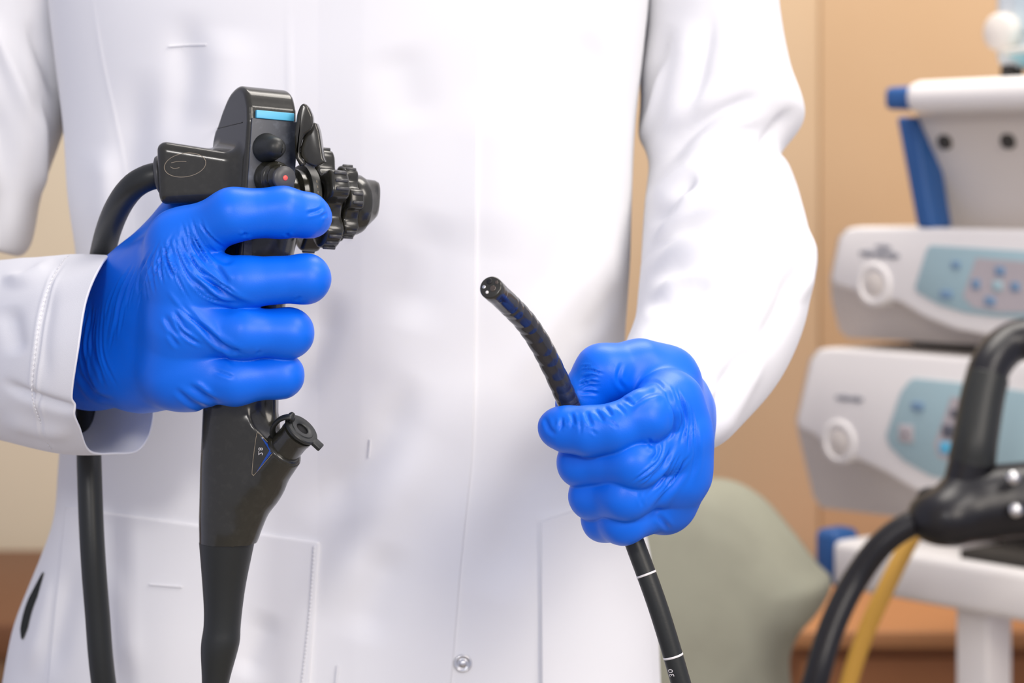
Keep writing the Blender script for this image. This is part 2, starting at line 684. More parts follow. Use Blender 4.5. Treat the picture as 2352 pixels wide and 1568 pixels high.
# ---- sleeves
def sleeve(name, rings, nu, nv, folds, seed, thick=True):
    R = np.asarray(rings, float)
    R = catmull(R, nu)
    R = np.swapaxes(catmull(np.swapaxes(R, 0, 1), nv, True), 0, 1)
    f = grid_faces(nu, nv)
    v = R.reshape(-1, 3)
    n = vnormals(v, f)
    ctr = np.repeat(R.mean(1), nv, 0)
    if (n * (v - ctr)).sum() < 0:
        n = -n
    px, py = topx(v)
    face = np.clip(-n[:, 1] * 1.6 + 1.0, 0, 1)
    d = strokes(px, py, folds) * 0.0016 * face
    v = v + n * d[:, None]
    # inner layer
    vi = v.reshape(nu, nv, 3)
    n2 = vnormals(v, f)
    if (n2 * (v - ctr)).sum() < 0:
        n2 = -n2
    inner = (v - n2 * 0.0011).reshape(nu, nv, 3)
    k = nu // 3
    inner = inner[:k][::-1]
    allr = np.concatenate([inner, vi])
    return mobj(name, loft(allr, True, True), M['coat'], coat)


# viewer-left sleeve: explicit rings, cuff first.  order: top, front ..., bottom, back ...
def ring(lst):
    return [at(*p) for p in lst]


cuff = ring([(256, 586, .050), (226, 616, .018), (196, 690, .006), (178, 800, -.002), (163, 922, .004), (182, 985, .018), (206, 1038, .042), (262, 1044, .062), (322, 1034, .080), (352, 968, .095), (350, 850, .102), (335, 700, .100), (300, 612, .084)])
r2 = ring([(165, 584, .075), (122, 640, .037), (96, 720, .021), (82, 810, .014), (76, 905, .018), (96, 970, .031), (122, 1034, .054), (170, 1042, .080), (225, 1030, .096), (255, 970, .108), (260, 850, .114), (245, 700, .112), (215, 612, .098)])
r3 = ring([(60, 592, .100), (20, 650, .065), (-10, 730, .050), (-25, 815, .044), (-28, 900, .048), (-12, 965, .060), (15, 1012, .086), (70, 1020, .108), (120, 1005, .125), (150, 950, .138), (155, 850, .142), (145, 710, .138), (110, 620, .124)])
r4 = ring([(-60, 588, .150), (-110, 640, .118), (-145, 720, .104), (-165, 810, .098), (-160, 890, .102), (-140, 940, .116), (-110, 975, .138), (-60, 985, .160), (0, 970, .178), (30, 920, .190), (35, 840, .192), (20, 710, .188), (-10, 620, .172)])


def ering(c, half_w, half_d, tilt=0.0, n=13, start=math.pi / 2):
    """ring in the plane spanned by image direction (cos t, sin t) and depth; order top->front->bottom->back"""
    out = []
    for k in range(n):
        a = 2 * math.pi * k / n
        e = math.cos(a)
        g = math.sin(a)
        out.append(np.array(at(c[0] + half_w * e * math.cos(tilt), c[1] + half_w * e * math.sin(tilt), c[2] - half_d * g)))
    return out


U = -math.pi / 2
Lrings = [cuff, r2, r3, r4,
          ering((-220, 690, .235), 215, .055, U + 0.35),
          ering((-165, 510, .268), 225, .058, 0.35),
          ering((-100, 380, .275), 205, .060, 0.25),
          ering((-55, 220, .275), 215, .062, 0.18),
          ering((-30, 20, .275), 205, .064, 0.12),
          ering((40, -180, .275), 210, .066, 0.05),
          ering((150, -380, .275), 190, .062, -0.2),
          ering((330, -520, .27), 120, .045, -0.5)]
LF = [
    ([(20, 560), (60, 300), (40, 60)], 40, 2.0), ([(86, 220), (92, 330), (84, 470)], 14, 3.0, 'f'),
    ([(0, 640), (60, 640), (130, 600)], 14, 2.0), ([(0, 870), (60, 905), (150, 935), (195, 930)], 12, -2.2, 'r'),
    ([(20, 700), (40, 820)], 22, -2.0), ([(-40, 200), (20, 420), (-10, 560)], 30, -3.5), ([(60, 40), (110, 160), (140, 240)], 16, -2.5),
    ([(0, 960), (90, 985), (180, 1000)], 20, 1.6), ([(120, 640), (100, 780), (105, 900)], 18, -0.8),
    ([(-30, 20), (40, 200), (70, 300)], 18, 2.5),
    # hem stitch seam
    ([(168, 582), (124, 636), (98, 712), (84, 806), (78, 905), (98, 972), (124, 1036)], 4, -0.7, 'c'),
]
sleeve('sleeve', Lrings, 420, 240, LF, 3)
RR2 = catmull(np.array(r2), 13 * 40, True)[:6 * 40]
hem = []
for k in range(4, 236, 5):
    q = RR2[k:k + 4] + np.array([-0.0003, -0.0009, 0.0])
    hem.append(tube(q, 0.00025, 5))
tag(mobj('hem_stitching', merge(hem), M['stitch'], coat), kind='stuff')

# viewer-right sleeve: elliptical rings along the arm
def path_rings(path, n=16):
    P = np.array([at(p[0], p[1], p[2]) for p in path])
    t = nrm(np.gradient(P, axis=0))
    out = []
    for k in range(len(P)):
        e1 = nrm(np.cross(t[k], Y))
        e2 = np.cross(t[k], e1)
        a = np.linspace(0, 2 * math.pi, n, endpoint=False)
        out.append(P[k] + path[k][3] * np.cos(a)[:, None] * e1 + path[k][4] * np.sin(a)[:, None] * e2)
    return out


Rpath = [(1488, 985, .054, .0255, .026), (1532, 930, .078, .0305, .033), (1584, 862, .112, .0365, .039), (1634, 780, .146, .0415, .046),
         (1660, 690, .178, .0458, .050), (1668, 590, .206, .0468, .052), (1660, 495, .228, .0446, .051), (1652, 425, .240, .0415, .049), (1642, 350, .247, .0380, .047), (1655, 268, .252, .0480, .052),
         (1640, 170, .258, .0440, .054), (1634, 50, .265, .0400, .056), (1610, -120, .268, .0420, .060), (1530, -330, .268, .048, .062), (1330, -500, .265, .035, .045)]
RF = [
    # long fold round the elbow
    ([(1470, 612), (1520, 548), (1590, 505), (1680, 486), (1770, 500), (1835, 560), (1860, 640)], 15, -5.0, 'f'),
    ([(1480, 640), (1560, 570), (1680, 535), (1790, 560), (1840, 640)], 26, 2.6),
    ([(1490, 470), (1560, 470), (1680, 452), (1790, 470)], 26, 2.2),
    # folds fanning out of the crook of the arm
    ([(1490, 520), (1545, 465), (1605, 395)], 11, -3.6), ([(1486, 480), (1550, 410), (1630, 360)], 18, 2.2),
    ([(1492, 560), (1560, 500), (1625, 430)], 12, 2.4),
    ([(1500, 400), (1590, 300), (1700, 235), (1760, 215)], 16, -3.0), ([(1480, 380), (1560, 270), (1660, 190)], 24, 2.4), ([(1560, 380), (1660, 300), (1780, 250)], 24, 2.2),
    ([(1700, 400), (1760, 330), (1830, 240)], 18, -3.0), ([(1600, 420), (1690, 360), (1800, 352)], 14, -2.6),
    ([(1462, 300), (1490, 180), (1540, 50)], 18, -3.2), ([(1590, 40), (1560, 180), (1530, 320)], 26, 2.4), ([(1640, 20), (1610, 170), (1575, 290)], 17, -2.0),
    ([(1710, 20), (1730, 160), (1800, 270)], 40, 1.6), ([(1530, 120), (1500, 240), (1470, 370)], 16, 2.0),
    # forearm
    ([(1490, 650), (1560, 612), (1660, 600), (1740, 620)], 20, -2.8), ([(1480, 720), (1570, 668), (1660, 660)], 16, -2.6), ([(1490, 690), (1580, 640), (1700, 640)], 18, 2.2),
    ([(1470, 770), (1570, 728), (1680, 745), (1760, 800)], 18, -2.2), ([(1560, 800), (1660, 775), (1750, 820)], 24, 2.0),
    ([(1830, 600), (1800, 700), (1740, 810)], 24, -2.6), ([(1700, 800), (1670, 890), (1625, 1000)], 18, -2.4), ([(1760, 800), (1690, 930), (1630, 1040)], 20, 2.0),
    ([(1520, 830), (1610, 840), (1690, 900)], 22, -1.8), ([(1850, 520), (1858, 600), (1840, 700)], 14, 2.4),
]
sleeve('sleeve', path_rings(Rpath), 420, 240, RF, 5)

# ---- gloves
def P3(px, py, mm):
    return at(px, py, mm * 0.001)


def hand_sdf(palm, fingers, kp, kf, kj):
    pf = [cone(P3(*a), P3(*b), ra * .001, rb * .001) for a, b, ra, rb in palm]
    ff = [chain([(P3(*q[:3]), q[3] * .001) for q in fg], 0.004) for fg in fingers]

    def f(p):
        d = pf[0](p)
        for g in pf[1:]:
            d = smin(d, g(p), kp)
        e = ff[0](p)
        for g in ff[1:]:
            e = smin(e, g(p), kf)
        return smin(d, e, kj)
    return f


L_palm = [((248, 712, 68), (415, 560, 6), 16, 12.5), ((230, 718, 70), (425, 645, 1), 17, 13), ((215, 800, 70), (420, 748, 2), 17, 13),
          ((210, 842, 68), (405, 850, 8), 17, 13), ((212, 842, 68), (330, 858, 40), 16.5, 15), ((330, 858, 38), (440, 872, 11), 15, 13.5),
          ((415, 560, 5), (425, 645, 1), 12, 12.5), ((425, 645, 1), (420, 748, 2), 12.5, 12.5), ((420, 748, 2), (408, 850, 8), 12.5, 12.5),
          ((170, 745, 72), (235, 720, 68), 15, 15), ((165, 840, 72), (210, 842, 68), 16, 17), ((160, 790, 72), (225, 780, 68), 17, 17),
          ((300, 655, 54), (430, 510, 47), 14, 12), ((320, 640, 44), (430, 560, 26), 13, 12)]
L_fing = [
    [(415, 552, 4, 12.5), (535, 493, -5, 11.8), (650, 487, 0, 11.3), (706, 495, 6, 9.8), (718, 500, 9, 8.6)],
    [(430, 640, 0, 13), (560, 648, -6, 11.4), (702, 640, -2, 10.8), (700, 645, 24, 10), (630, 650, 42, 9)],
    [(425, 748, 1, 12.8), (560, 764, -5, 11.4), (662, 765, 0, 11.0), (660, 768, 25, 10), (595, 770, 42, 9)],
    [(408, 850, 7, 12.6), (540, 872, 1, 11.4), (645, 862, 5, 10.0), (645, 865, 27, 9), (590, 866, 42, 8)],
    [(318, 640, 54, 13.5), (430, 507, 47, 12.2), (510, 455, 60, 11), (590, 430, 74, 9)],
]
fL = hand_sdf(L_palm, L_fing, 0.012, 0.0012, 0.009)


def family(A, B, n, width, amp, jit=3.0, kind='c', lo=0.0, hi=1.0):
    A, B = np.asarray(A, float), np.asarray(B, float)
    out = []
    for k in range(n):
        t = lo + (hi - lo) * (k + 0.5 * rng.random()) / max(1, n - 1)
        p = A + (B - A) * t + rng.normal(0, jit, A.shape)
        s0 = rng.random() * 0.35
        s1 = 1 - rng.random() * 0.35
        q = catmull(p, 12)
        q = q[int(s0 * 11):max(int(s1 * 11) + 1, int(s0 * 11) + 4)]
        out.append((q[::2] if len(q) > 5 else q, width * (0.7 + 0.6 * rng.random()), amp * (0.5 + rng.random()), kind))
    return out


L_cre = []
L_cre += family([(300, 600), (250, 700), (225, 860)], [(410, 520), (370, 620), (340, 690)], 22, 2.4, -0.42)
L_cre += family([(420, 500), (440, 560), (500, 640)], [(372, 560), (400, 640), (440, 720)], 16, 2.6, -0.55)
L_cre += family([(455, 490), (490, 540), (540, 575)], [(425, 505), (450, 580), (520, 650)], 10, 2.4, -0.5)
L_cre += family([(205, 700), (190, 800), (200, 900)], [(245, 660), (240, 800), (280, 915)], 9, 2.6, -0.45)
L_cre += family([(362, 552), (378, 610), (410, 672)], [(440, 520), (472, 590), (516, 640)], 12, 2.4, -0.75, 4)
L_cre += family([(330, 590), (318, 650), (320, 720)], [(372, 548), (366, 620), (378, 690)], 6, 2.4, -0.6, 4)
L_cre += family([(398, 690), (440, 728), (520, 782)], [(392, 730), (420, 770), (470, 800)], 5, 3.0, -0.7, 5)
L_cre += family([(440, 596), (490, 640), (560, 682)], [(430, 640), (470, 672), (540, 700)], 4, 3.0, -0.7, 4)
L_cre += [
    ([(421, 696), (465, 740), (510, 781), (543, 811), (575, 822)], 5, 0.7), ([(443, 622), (473, 655), (510, 681), (585, 707)], 5, 0.7),
    ([(195, 690), (196, 800), (228, 914)], 5, 0.8), ([(210, 680), (212, 790), (245, 900)], 4, -0.7, 'c'), ([(188, 780), (200, 860), (235, 915)], 4, -0.7, 'c'),
    ([(430, 590), (480, 645), (540, 690), (592, 708)], 7, -1.4, 'c'), ([(455, 660), (510, 690), (560, 700)], 5, -0.7, 'c'),
    ([(400, 690), (450, 735), (510, 790), (572, 822)], 7, -1.4, 'c'), ([(380, 660), (430, 720), (500, 760)], 6, 0.8),
    ([(455, 745), (500, 790), (560, 815)], 5, -0.6, 'c'), ([(430, 880), (470, 910), (510, 928)], 6, -1.0, 'c'), ([(400, 890), (440, 925), (480, 938)], 6, -0.9, 'c'),
    ([(450, 875), (490, 905)], 5, 0.8), ([(470, 560), (510, 600), (540, 595)], 6, -0.9, 'c'), ([(490, 600), (520, 645), (530, 655)], 6, -0.8, 'c'),
    ([(700, 492), (730, 484), (745, 474)], 4, -0.7, 'c'), ([(735, 500), (752, 488)], 4, -0.6, 'c'), ([(660, 535), (662, 545)], 4, -0.6, 'c'), ([(560, 545), (566, 535)], 5, -0.8, 'c'),
    ([(410, 580), (440, 640), (480, 670)], 6, -0.7, 'c'), ([(375, 720), (400, 760), (420, 770)], 6, -0.8, 'c'), ([(385, 760), (405, 790), (412, 800)], 5, -0.7, 'c'),
    ([(180, 850), (215, 905), (265, 920)], 6, -1.2, 'c'), ([(500, 800), (540, 840)], 4, -0.4, 'c'), ([(490, 850), (540, 868)], 4, -0.4, 'c'),
    ([(680, 692), (690, 680)], 4, -0.4, 'c'), ([(540, 815), (545, 800)], 5, -0.6, 'c'), ([(590, 815), (600, 805)], 4, -0.4, 'c'),
]


def glove(name, f, lo, hi, cre, fade=None, clip=None):
    v, q, g = surfnet(f, lo, hi, 0.00068)
    px, py = topx(v)
    facing = np.clip(-g[:, 1] * 2.5 + 0.6, 0, 1)
    d = strokes(px, py, cre) * 0.001 * facing
    # gentle rubber unevenness
    d += 0.00010 * np.sin(v[:, 0] * 210 + 2 * np.sin(v[:, 2] * 170)) * np.sin(v[:, 2] * 260 + 1.5 * np.sin(v[:, 1] * 200))
    v = v + g * d[:, None]
    return mobj(name, (v, q), M['glove'], person, label='blue nitrile glove')


glove('glove', fL, at(110, 420, -0.03) - [0.01, 0, 0.12], at(790, 400, 0.10) + [0.01, 0, 0.02], L_cre)

R_palm = [((1535, 945, 64), (1538, 928, 8), 17, 13.5), ((1540, 965, 64), (1553, 1005, 6), 17, 13), ((1538, 990, 64), (1550, 1085, 10), 17, 13),
          ((1538, 928, 6), (1553, 1005, 4), 12.5, 12.5), ((1553, 1005, 4), (1550, 1085, 8), 12.5, 12.5), ((1550, 1085, 8), (1530, 1152, 16), 12.5, 11.5),
          ((1530, 1010, 64), (1520, 1160, 22), 17, 12), ((1480, 1010, 30), (1480, 1120, 32), 14, 13), ((1560, 935, 84), (1535, 960, 64), 18, 18),
          ((1540, 915, 55), (1522, 866, 32), 16, 14.2)]
R_fing = [
    [(1538, 926, 2, 13.0), (1480, 958, -18, 11.8), (1412, 984, -21, 10.6), (1352, 990, -19, 10.8), (1300, 985, -15, 9.8), (1280, 982, -13, 8.8)],
    [(1553, 1006, 3, 12.8), (1456, 1064, -19, 11.4), (1338, 1062, -3, 11.0), (1350, 1058, 16, 9.5)],
    [(1550, 1086, 7, 12.4), (1436, 1138, -14, 11.0), (1364, 1138, 0, 10.8), (1385, 1135, 18, 9)],
    [(1530, 1152, 15, 11.8), (1432, 1196, -5, 10.2), (1388, 1192, 7, 9.9), (1405, 1188, 24, 8.5)],
    [(1535, 868, 34, 14.5), (1470, 850, 26, 14), (1385, 858, 17, 13.4), (1335, 915, 15, 10.6), (1325, 935, 15, 9.8)],
]
fR = hand_sdf(R_palm, R_fing, 0.012, 0.0009, 0.006)
R_cre = []
R_cre += family([(1560, 880), (1590, 960), (1590, 1060)], [(1520, 880), (1545, 960), (1520, 1040)], 14, 3.0, -0.75)
R_cre += family([(1590, 1040), (1540, 1120), (1480, 1180)], [(1530, 1010), (1510, 1060), (1440, 1120)], 11, 3.2, -0.75)
R_cre += family([(1325, 850), (1350, 840), (1390, 850)], [(1322, 905), (1360, 895), (1400, 905)], 11, 2.6, -0.5)
R_cre += [
    ([(1290, 955), (1291, 970), (1295, 986)], 4, -0.6, 'c'), ([(1311, 946), (1316, 962), (1324, 980)], 4.5, -0.7, 'c'),
    ([(1347, 942), (1351, 960), (1362, 980)], 5, -0.9, 'c'), ([(1366, 938), (1376, 952), (1389, 971)], 3.5, -0.6, 'c'),
    ([(1387, 932), (1396, 942), (1408, 958)], 4.5, -0.8, 'c'), ([(1412, 928), (1424, 938), (1440, 954)], 3.5, -0.5, 'c'),
    ([(1428, 918), (1442, 920), (1458, 930)], 4, -0.6, 'c'), ([(1330, 960), (1334, 985), (1330, 1000)], 3.5, -0.35, 'c'),
    ([(1356, 985), (1372, 1000)], 3.5, -0.3, 'c'), ([(1400, 965), (1420, 985)], 3.5, -0.3, 'c'),
]
R_cre += [
    ([(1440, 935), (1480, 905), (1530, 890)], 8, -1.2, 'c'), ([(1470, 890), (1510, 880), (1545, 920)], 5, -0.7, 'c'), ([(1500, 895), (1530, 910), (1540, 940)], 5, -0.6, 'c'),
    ([(1430, 830), (1420, 870), (1440, 900)], 5, -0.6, 'c'), ([(1480, 1120), (1530, 1060), (1550, 1010)], 7, -1.0, 'c'), ([(1490, 1190), (1540, 1120), (1580, 1060)], 7, -1.0, 'c'),
    ([(1250, 955), (1262, 985), (1280, 1000)], 5, -0.7, 'c'), ([(1290, 965), (1286, 990)], 4, -0.6, 'c'), ([(1315, 960), (1312, 985)], 4, -0.5, 'c'),
    ([(1470, 1130), (1475, 1165)], 4, -0.4, 'c'), ([(1500, 1010), (1510, 1040), (1490, 1060)], 5, -0.8, 'c'), ([(1490, 1005), (1498, 1030)], 4, -0.6, 'c'),
    ([(1510, 1180), (1540, 1220)], 6, -0.8, 'c'), ([(1590, 950), (1600, 1040), (1580, 1120)], 6, -0.7, 'c'),
]
glove('glove', fR, at(1200, 780, -0.05) - [0, 0, 0.12], at(1720, 760, 0.13) + [0.02, 0, 0.02], R_cre)

# ---- the body under the clothes (one continuous mesh: torso, arms, legs)
def body_sdf():
    t = [cone((-0.09, 0.26, 1.45), (-0.09, 0.26, 1.08), .075, .075), cone((-0.17, 0.26, 1.44), (-0.02, 0.26, 1.44), .06, .06),
         cone((-0.15, 0.26, 1.05), (-0.03, 0.26, 1.05), .07, .07), cone((-0.15, 0.26, 1.0), (-0.17, 0.25, 0.52), .075, .05), cone((-0.17, 0.25, 0.52), (-0.17, 0.27, 0.06), .05, .035),
         cone((-0.03, 0.26, 1.0), (0.0, 0.25, 0.52), .075, .05), cone((0.0, 0.25, 0.52), (0.0, 0.27, 0.06), .05, .035)]

    def f(p):
        d = t[0](p)
        for g in t[1:]:
            d = smin(d, g(p), 0.05)
        return d
    return f


bv, bq, _ = surfnet(body_sdf(), (-0.32, 0.12, 0.0), (0.14, 0.40, 1.56), 0.007)
mobj('body', (bv, bq), M['trouser'], person)
for x0 in (-0.17, 0.0):
    sh = chain([(np.array((x0, 0.29, 0.042)), 0.038), (np.array((x0, 0.17, 0.036)), 0.034)])
    sv, sq, _ = surfnet(lambda p, sh=sh: smax(sh(p), -(p[:, 2] - 0.0), 0.01), (x0 - 0.06, 0.1, -0.02), (x0 + 0.06, 0.36, 0.1), 0.004)
    mobj('shoe', (sv, sq), M['shoe'], person)

# ================================================================ the endoscope
endo = root('endoscope', 'black flexible endoscope with control knobs, thick cord and bending tip held in gloved hands', 'endoscope', at(540, 1568, 0.03))
YAW = math.radians(30)
ROLL = math.radians(4)
ef = np.array([math.sin(YAW), -math.cos(YAW), 0.0])          # out of the button face
er0 = np.array([math.cos(YAW), math.sin(YAW), 0.0])
er = er0 * math.cos(ROLL) - Z * math.sin(ROLL)               # towards the knobs
ez = np.cross(er, np.cross(Z, er))
ez = nrm(Z * math.cos(ROLL) + er0 * math.sin(ROLL))
EO = at(560, 440, 0.010)


def W(r, f, z):
    return EO + (np.asarray(r, float)[..., None] * er + np.asarray(f, float)[..., None] * ef + np.asarray(z, float)[..., None] * ez) * 0.001


def local(p):
    q = (p - EO) * 1000.0
    return q @ er, q @ ef, q @ ez


def sd_poly(x, y, poly):
    P = np.asarray(poly, float)
    d = np.full(len(x), 1e9)
    s = np.ones(len(x))
    n = len(P)
    j = n - 1
    for i in range(n):
        e = P[j] - P[i]
        wx, wy = x - P[i][0], y - P[i][1]
        t = np.clip((wx * e[0] + wy * e[1]) / e.dot(e), 0, 1)
        bx, by = wx - e[0] * t, wy - e[1] * t
        d = np.minimum(d, bx * bx + by * by)
        c1 = y >= P[i][1]
        c2 = y < P[j][1]
        c3 = e[0] * wy > e[1] * wx
        flip = (c1 & c2 & c3) | (~c1 & ~c2 & ~c3)
        s = np.where(flip, -s, s)
        j = i
    return s * np.sqrt(d)


HEAD = [(0, -34), (0, 33), (-1.5, 40), (-6, 46.5), (-12, 49.5), (-18, 49.5), (-26, 46), (-33, 39), (-38, 32), (-41, 29), (-43, 24), (-43, -34)]
HEAD = HEAD[:2] + [tuple(q) for q in catmull(np.array(HEAD[2:11], float), 40)] + HEAD[11:]


def sd_head(p):
    r, f, z = local(p)
    rr = 2.2
    d2 = sd_poly(f, z, HEAD) + rr
    dz = np.abs(r - 12.5) - 12.5 + rr
    return (np.hypot(np.maximum(d2, 0), np.maximum(dz, 0)) + np.minimum(np.maximum(d2, dz), 0) - rr) * 0.001


def rbox(q, h, rr):
    a = [np.abs(q[i]) - h[i] + rr for i in range(3)]
    return np.sqrt(sum(np.maximum(k, 0) ** 2 for k in a)) + np.minimum(np.maximum(np.maximum(a[0], a[1]), a[2]), 0) - rr


HX0, HX1 = at(368, 400, .030)[0], at(566, 400, .030)[0]


def sd_housing(p):
    # cord housing running straight to the side, its top falling towards the head
    t = np.clip((p[:, 0] - HX0) / (HX1 - HX0), 0, 1)
    zt = EO[2] + 0.0240 - 0.0065 * t
    zb = EO[2] - 0.0060 + 0.001 * t
    yc = 0.0300 - 0.001 * t
    d = rbox((p[:, 0] - (HX0 + HX1) / 2, p[:, 1] - yc, p[:, 2] - (zt + zb) / 2), ((HX1 - HX0) / 2, 0.0135, (zt - zb) / 2), 0.0050)
    # end face leans in at the foot
    return smax(d, ((HX0 - p[:, 0]) - 0.10 * (p[:, 2] - EO[2] - 0.008)) * 0.99, 0.002)


def sd_neck(p):
    r, f, z = local(p)
    return rbox((r - 12.5, f + 16, z + 40), (12.0, 15.0, 40.0), 6.0) * 0.001


def f_head(p):
    return smin(sd_head(p), sd_housing(p), 0.007)


cor = np.array([W(a, b, c) for a in (-46, 28) for b in (-48, 4) for c in (-37, 52)])
cor = np.concatenate([cor, at([355, 355], [320, 480], [.01, .05])])
hv, hq, hg = surfnet(f_head, cor.min(0), cor.max(0), 0.00065)
head = mobj('control_body', (hv, hq), M['black'], endo, label='glossy black control head')

# seam between cap and head on the side face
sp_ = trace(f_head, np.linspace(482, 557, 30), np.linspace(299, 281, 30))
mobj('seam', tube(sp_, 0.00025, 6), M['rubber'], head)
# engraved oval mark on the cord housing
def on_head(pxy, lift=0.00005):
    q = trace(f_head, pxy[:, 0], pxy[:, 1])
    q[:, 1] -= lift
    return q


th = np.linspace(0, 2 * math.pi, 90)
ca, sa = math.cos(-0.16), math.sin(-0.16)
el = np.stack([425 + 48 * np.cos(th) * ca - 27 * np.sin(th) * sa, 379 + 48 * np.cos(th) * sa + 27 * np.sin(th) * ca], -1)
def scroll(p0):
    return catmull(np.array(p0, float), 24)


mk = [tube(on_head(el), 0.00016, 5), tube(on_head(scroll([(393, 374), (408, 371), (428, 371)])), 0.00014, 5), tube(on_head(scroll([(391, 383), (400, 387), (412, 385)])), 0.00014, 5)]
mobj('oval_mark', merge(mk), M['wear'], head)

# button face plate and cyan strip
mobj('button_plate', obox(W(13.3, 0.2, 2.0), er, ef, ez, 0.0118, 0.0005, 0.0325, 0.0003), M['plate'], head, 30)
mobj('colour_strip', obox(W(13.0, 0.35, 36.4), er, nrm(ef * 0.98 + ez * 0.12), nrm(ez * 0.98 - ef * 0.12), 0.0096, 0.0009, 0.0019, 0.0003), M['cyan'], head, 30)
# upper remote button
v1 = mobj('valve_button', lathe([(7.0e-3, 0), (7.0e-3, 1.2e-3), (6.6e-3, 2.0e-3), (6.3e-3, 5e-3), (5.6e-3, 8e-3), (5.0e-3, 11e-3), (4.3e-3, 13e-3), (3.0e-3, 14.3e-3), (1.4e-3, 15e-3), (0.3e-3, 15.1e-3)], W(9.6, 0.2, 21.0), ef, 36), M['rubber'], head)
mobj('button_groove', tube([W(11.6, 14.9, 22.6), W(11.6, 15.15, 20.5), W(11.6, 14.7, 18.6)], 0.00028, 6, 10), M['black'], v1)
# lower suction valve
vb = mobj('suction_valve', lathe([(8.4e-3, 0), (8.4e-3, 1.5e-3), (8.0e-3, 2.2e-3), (7.6e-3, 6e-3), (7.7e-3, 7.5e-3), (7.0e-3, 8.4e-3), (6.2e-3, 8.6e-3), (6.0e-3, 11e-3), (6.3e-3, 11.6e-3), (5.6e-3, 12.4e-3), (5.0e-3, 13e-3), (4.8e-3, 15e-3)], W(12.6, 0.2, 7.2), ef, 40), M['black'], head)
mobj('valve_cap', lathe([(4.6e-3, 14.6e-3), (5.4e-3, 14.8e-3), (5.5e-3, 15.2e-3), (5.5e-3, 16.8e-3), (5.2e-3, 17.3e-3), (2e-3, 17.5e-3), (0.1e-3, 17.5e-3)], W(12.6, 0.2, 7.2), ef, 40), M['cap'], vb)
mobj('red_dot', lathe([(1.25e-3, 17.3e-3), (1.25e-3, 17.7e-3), (0.9e-3, 17.85e-3), (0.1e-3, 17.9e-3)], W(12.6, 0.2, 7.2), ef, 20), M['red'], vb)

# ---- angulation knobs on the right side
KF, KZ = -14.0, -2.0


def knob(R, lobes, depth, r0, r1, phase, sharp=2.2, bev=0.0018):
    n = 180
    a = np.linspace(0, 2 * math.pi, n, endpoint=False)
    w_ = 0.5 + 0.5 * np.cos(lobes * (a - phase))
    w_ = 1 / (1 + np.exp(-(w_ - 0.42) * 9))
    rad = R - depth * (1 - w_)
    rings = []
    b = bev * 1000
    for rr, sc_ in ((r0 + b * 1.0, 0.55), (r0 + b * 0.2, 0.62), (r0, 0.75), (r0, 1 - b / R), (r0 + b * 0.35, 1 - 0.3 * b / R), (r0 + b, 1), (r1 - b, 1), (r1 - b * 0.35, 1 - 0.3 * b / R), (r1, 1 - b / R), (r1, 0.6), (r1, 0.3)):
        q = rad * sc_
        rings.append(W(np.full(n, rr), KF + q * np.cos(a), KZ + q * np.sin(a)))
    return loft(rings, True, True), a, rad


(kv, ka, kr) = knob(25.5, 5, 9.0, 40, 50, 0.42)
kA = mobj('large_knob', kv, M['black'], endo)
for k in range(5):
    a0 = 0.42 + 2 * math.pi * k / 5
    for da in (-0.16, 0.0, 0.16):
        rr = 25.5
        c0, c1 = W(42.0, KF + rr * math.cos(a0 + da), KZ + rr * math.sin(a0 + da)), W(48.6, KF + rr * math.cos(a0 + da), KZ + rr * math.sin(a0 + da))
        mobj('grip_rib', tube([c0, c0 + (c1 - c0) * 0.04, c1 + (c0 - c1) * 0.04, c1], [0.0003, 0.0009, 0.0009, 0.0003], 8), M['cap'], kA)
(kv, ka, kr) = knob(18.8, 6, 4.2, 52.5, 60.5, 0.15, bev=0.0014)
kB = mobj('small_knob', kv, M['black'], endo)
for k in range(6):
    a0 = 0.15 + 2 * math.pi * k / 6
    for da in (-0.11, 0.11):
        c0, c1 = W(54.0, KF + 18.8 * math.cos(a0 + da), KZ + 18.8 * math.sin(a0 + da)), W(59.4, KF + 18.8 * math.cos(a0 + da), KZ + 18.8 * math.sin(a0 + da))
        mobj('grip_rib', tube([c0, c0 + (c1 - c0) * 0.04, c1 + (c0 - c1) * 0.04, c1], [0.0003, 0.0008, 0.0008, 0.0003], 8), M['cap'], kB)
ax0 = W(0, KF, KZ)
mobj('knob_shaft', lathe([(12e-3, 24e-3), (12e-3, 30e-3), (15e-3, 31e-3), (15e-3, 38e-3), (11e-3, 39e-3), (11e-3, 62e-3)], ax0, er, 48), M['black'], endo, 40)
mobj('scale_ring', lathe([(16.5e-3, 34.0e-3), (17.2e-3, 34.4e-3), (17.2e-3, 38.6e-3), (16.5e-3, 39e-3)], ax0, er, 60), M['rubber'], endo, 40)
for k in range(9):
    a0 = -0.75 + k * 0.16
    q0 = W(36.5, KF + 17.2 * math.cos(a0), KZ + 17.2 * math.sin(a0))
    q1 = W(36.5, KF + 17.2 * math.cos(a0 + 0.07), KZ + 17.2 * math.sin(a0 + 0.07))
    mobj('scale_tick', tube([q0, (q0 + q1) / 2, q1], 0.00025, 5), M['wear'], endo)
mobj('knob_collar', lathe([(14.5e-3, 60e-3), (14.8e-3, 61e-3), (14.6e-3, 65e-3), (13.6e-3, 67e-3), (6e-3, 67.2e-3)], ax0, er, 48), M['black'], endo, 50)


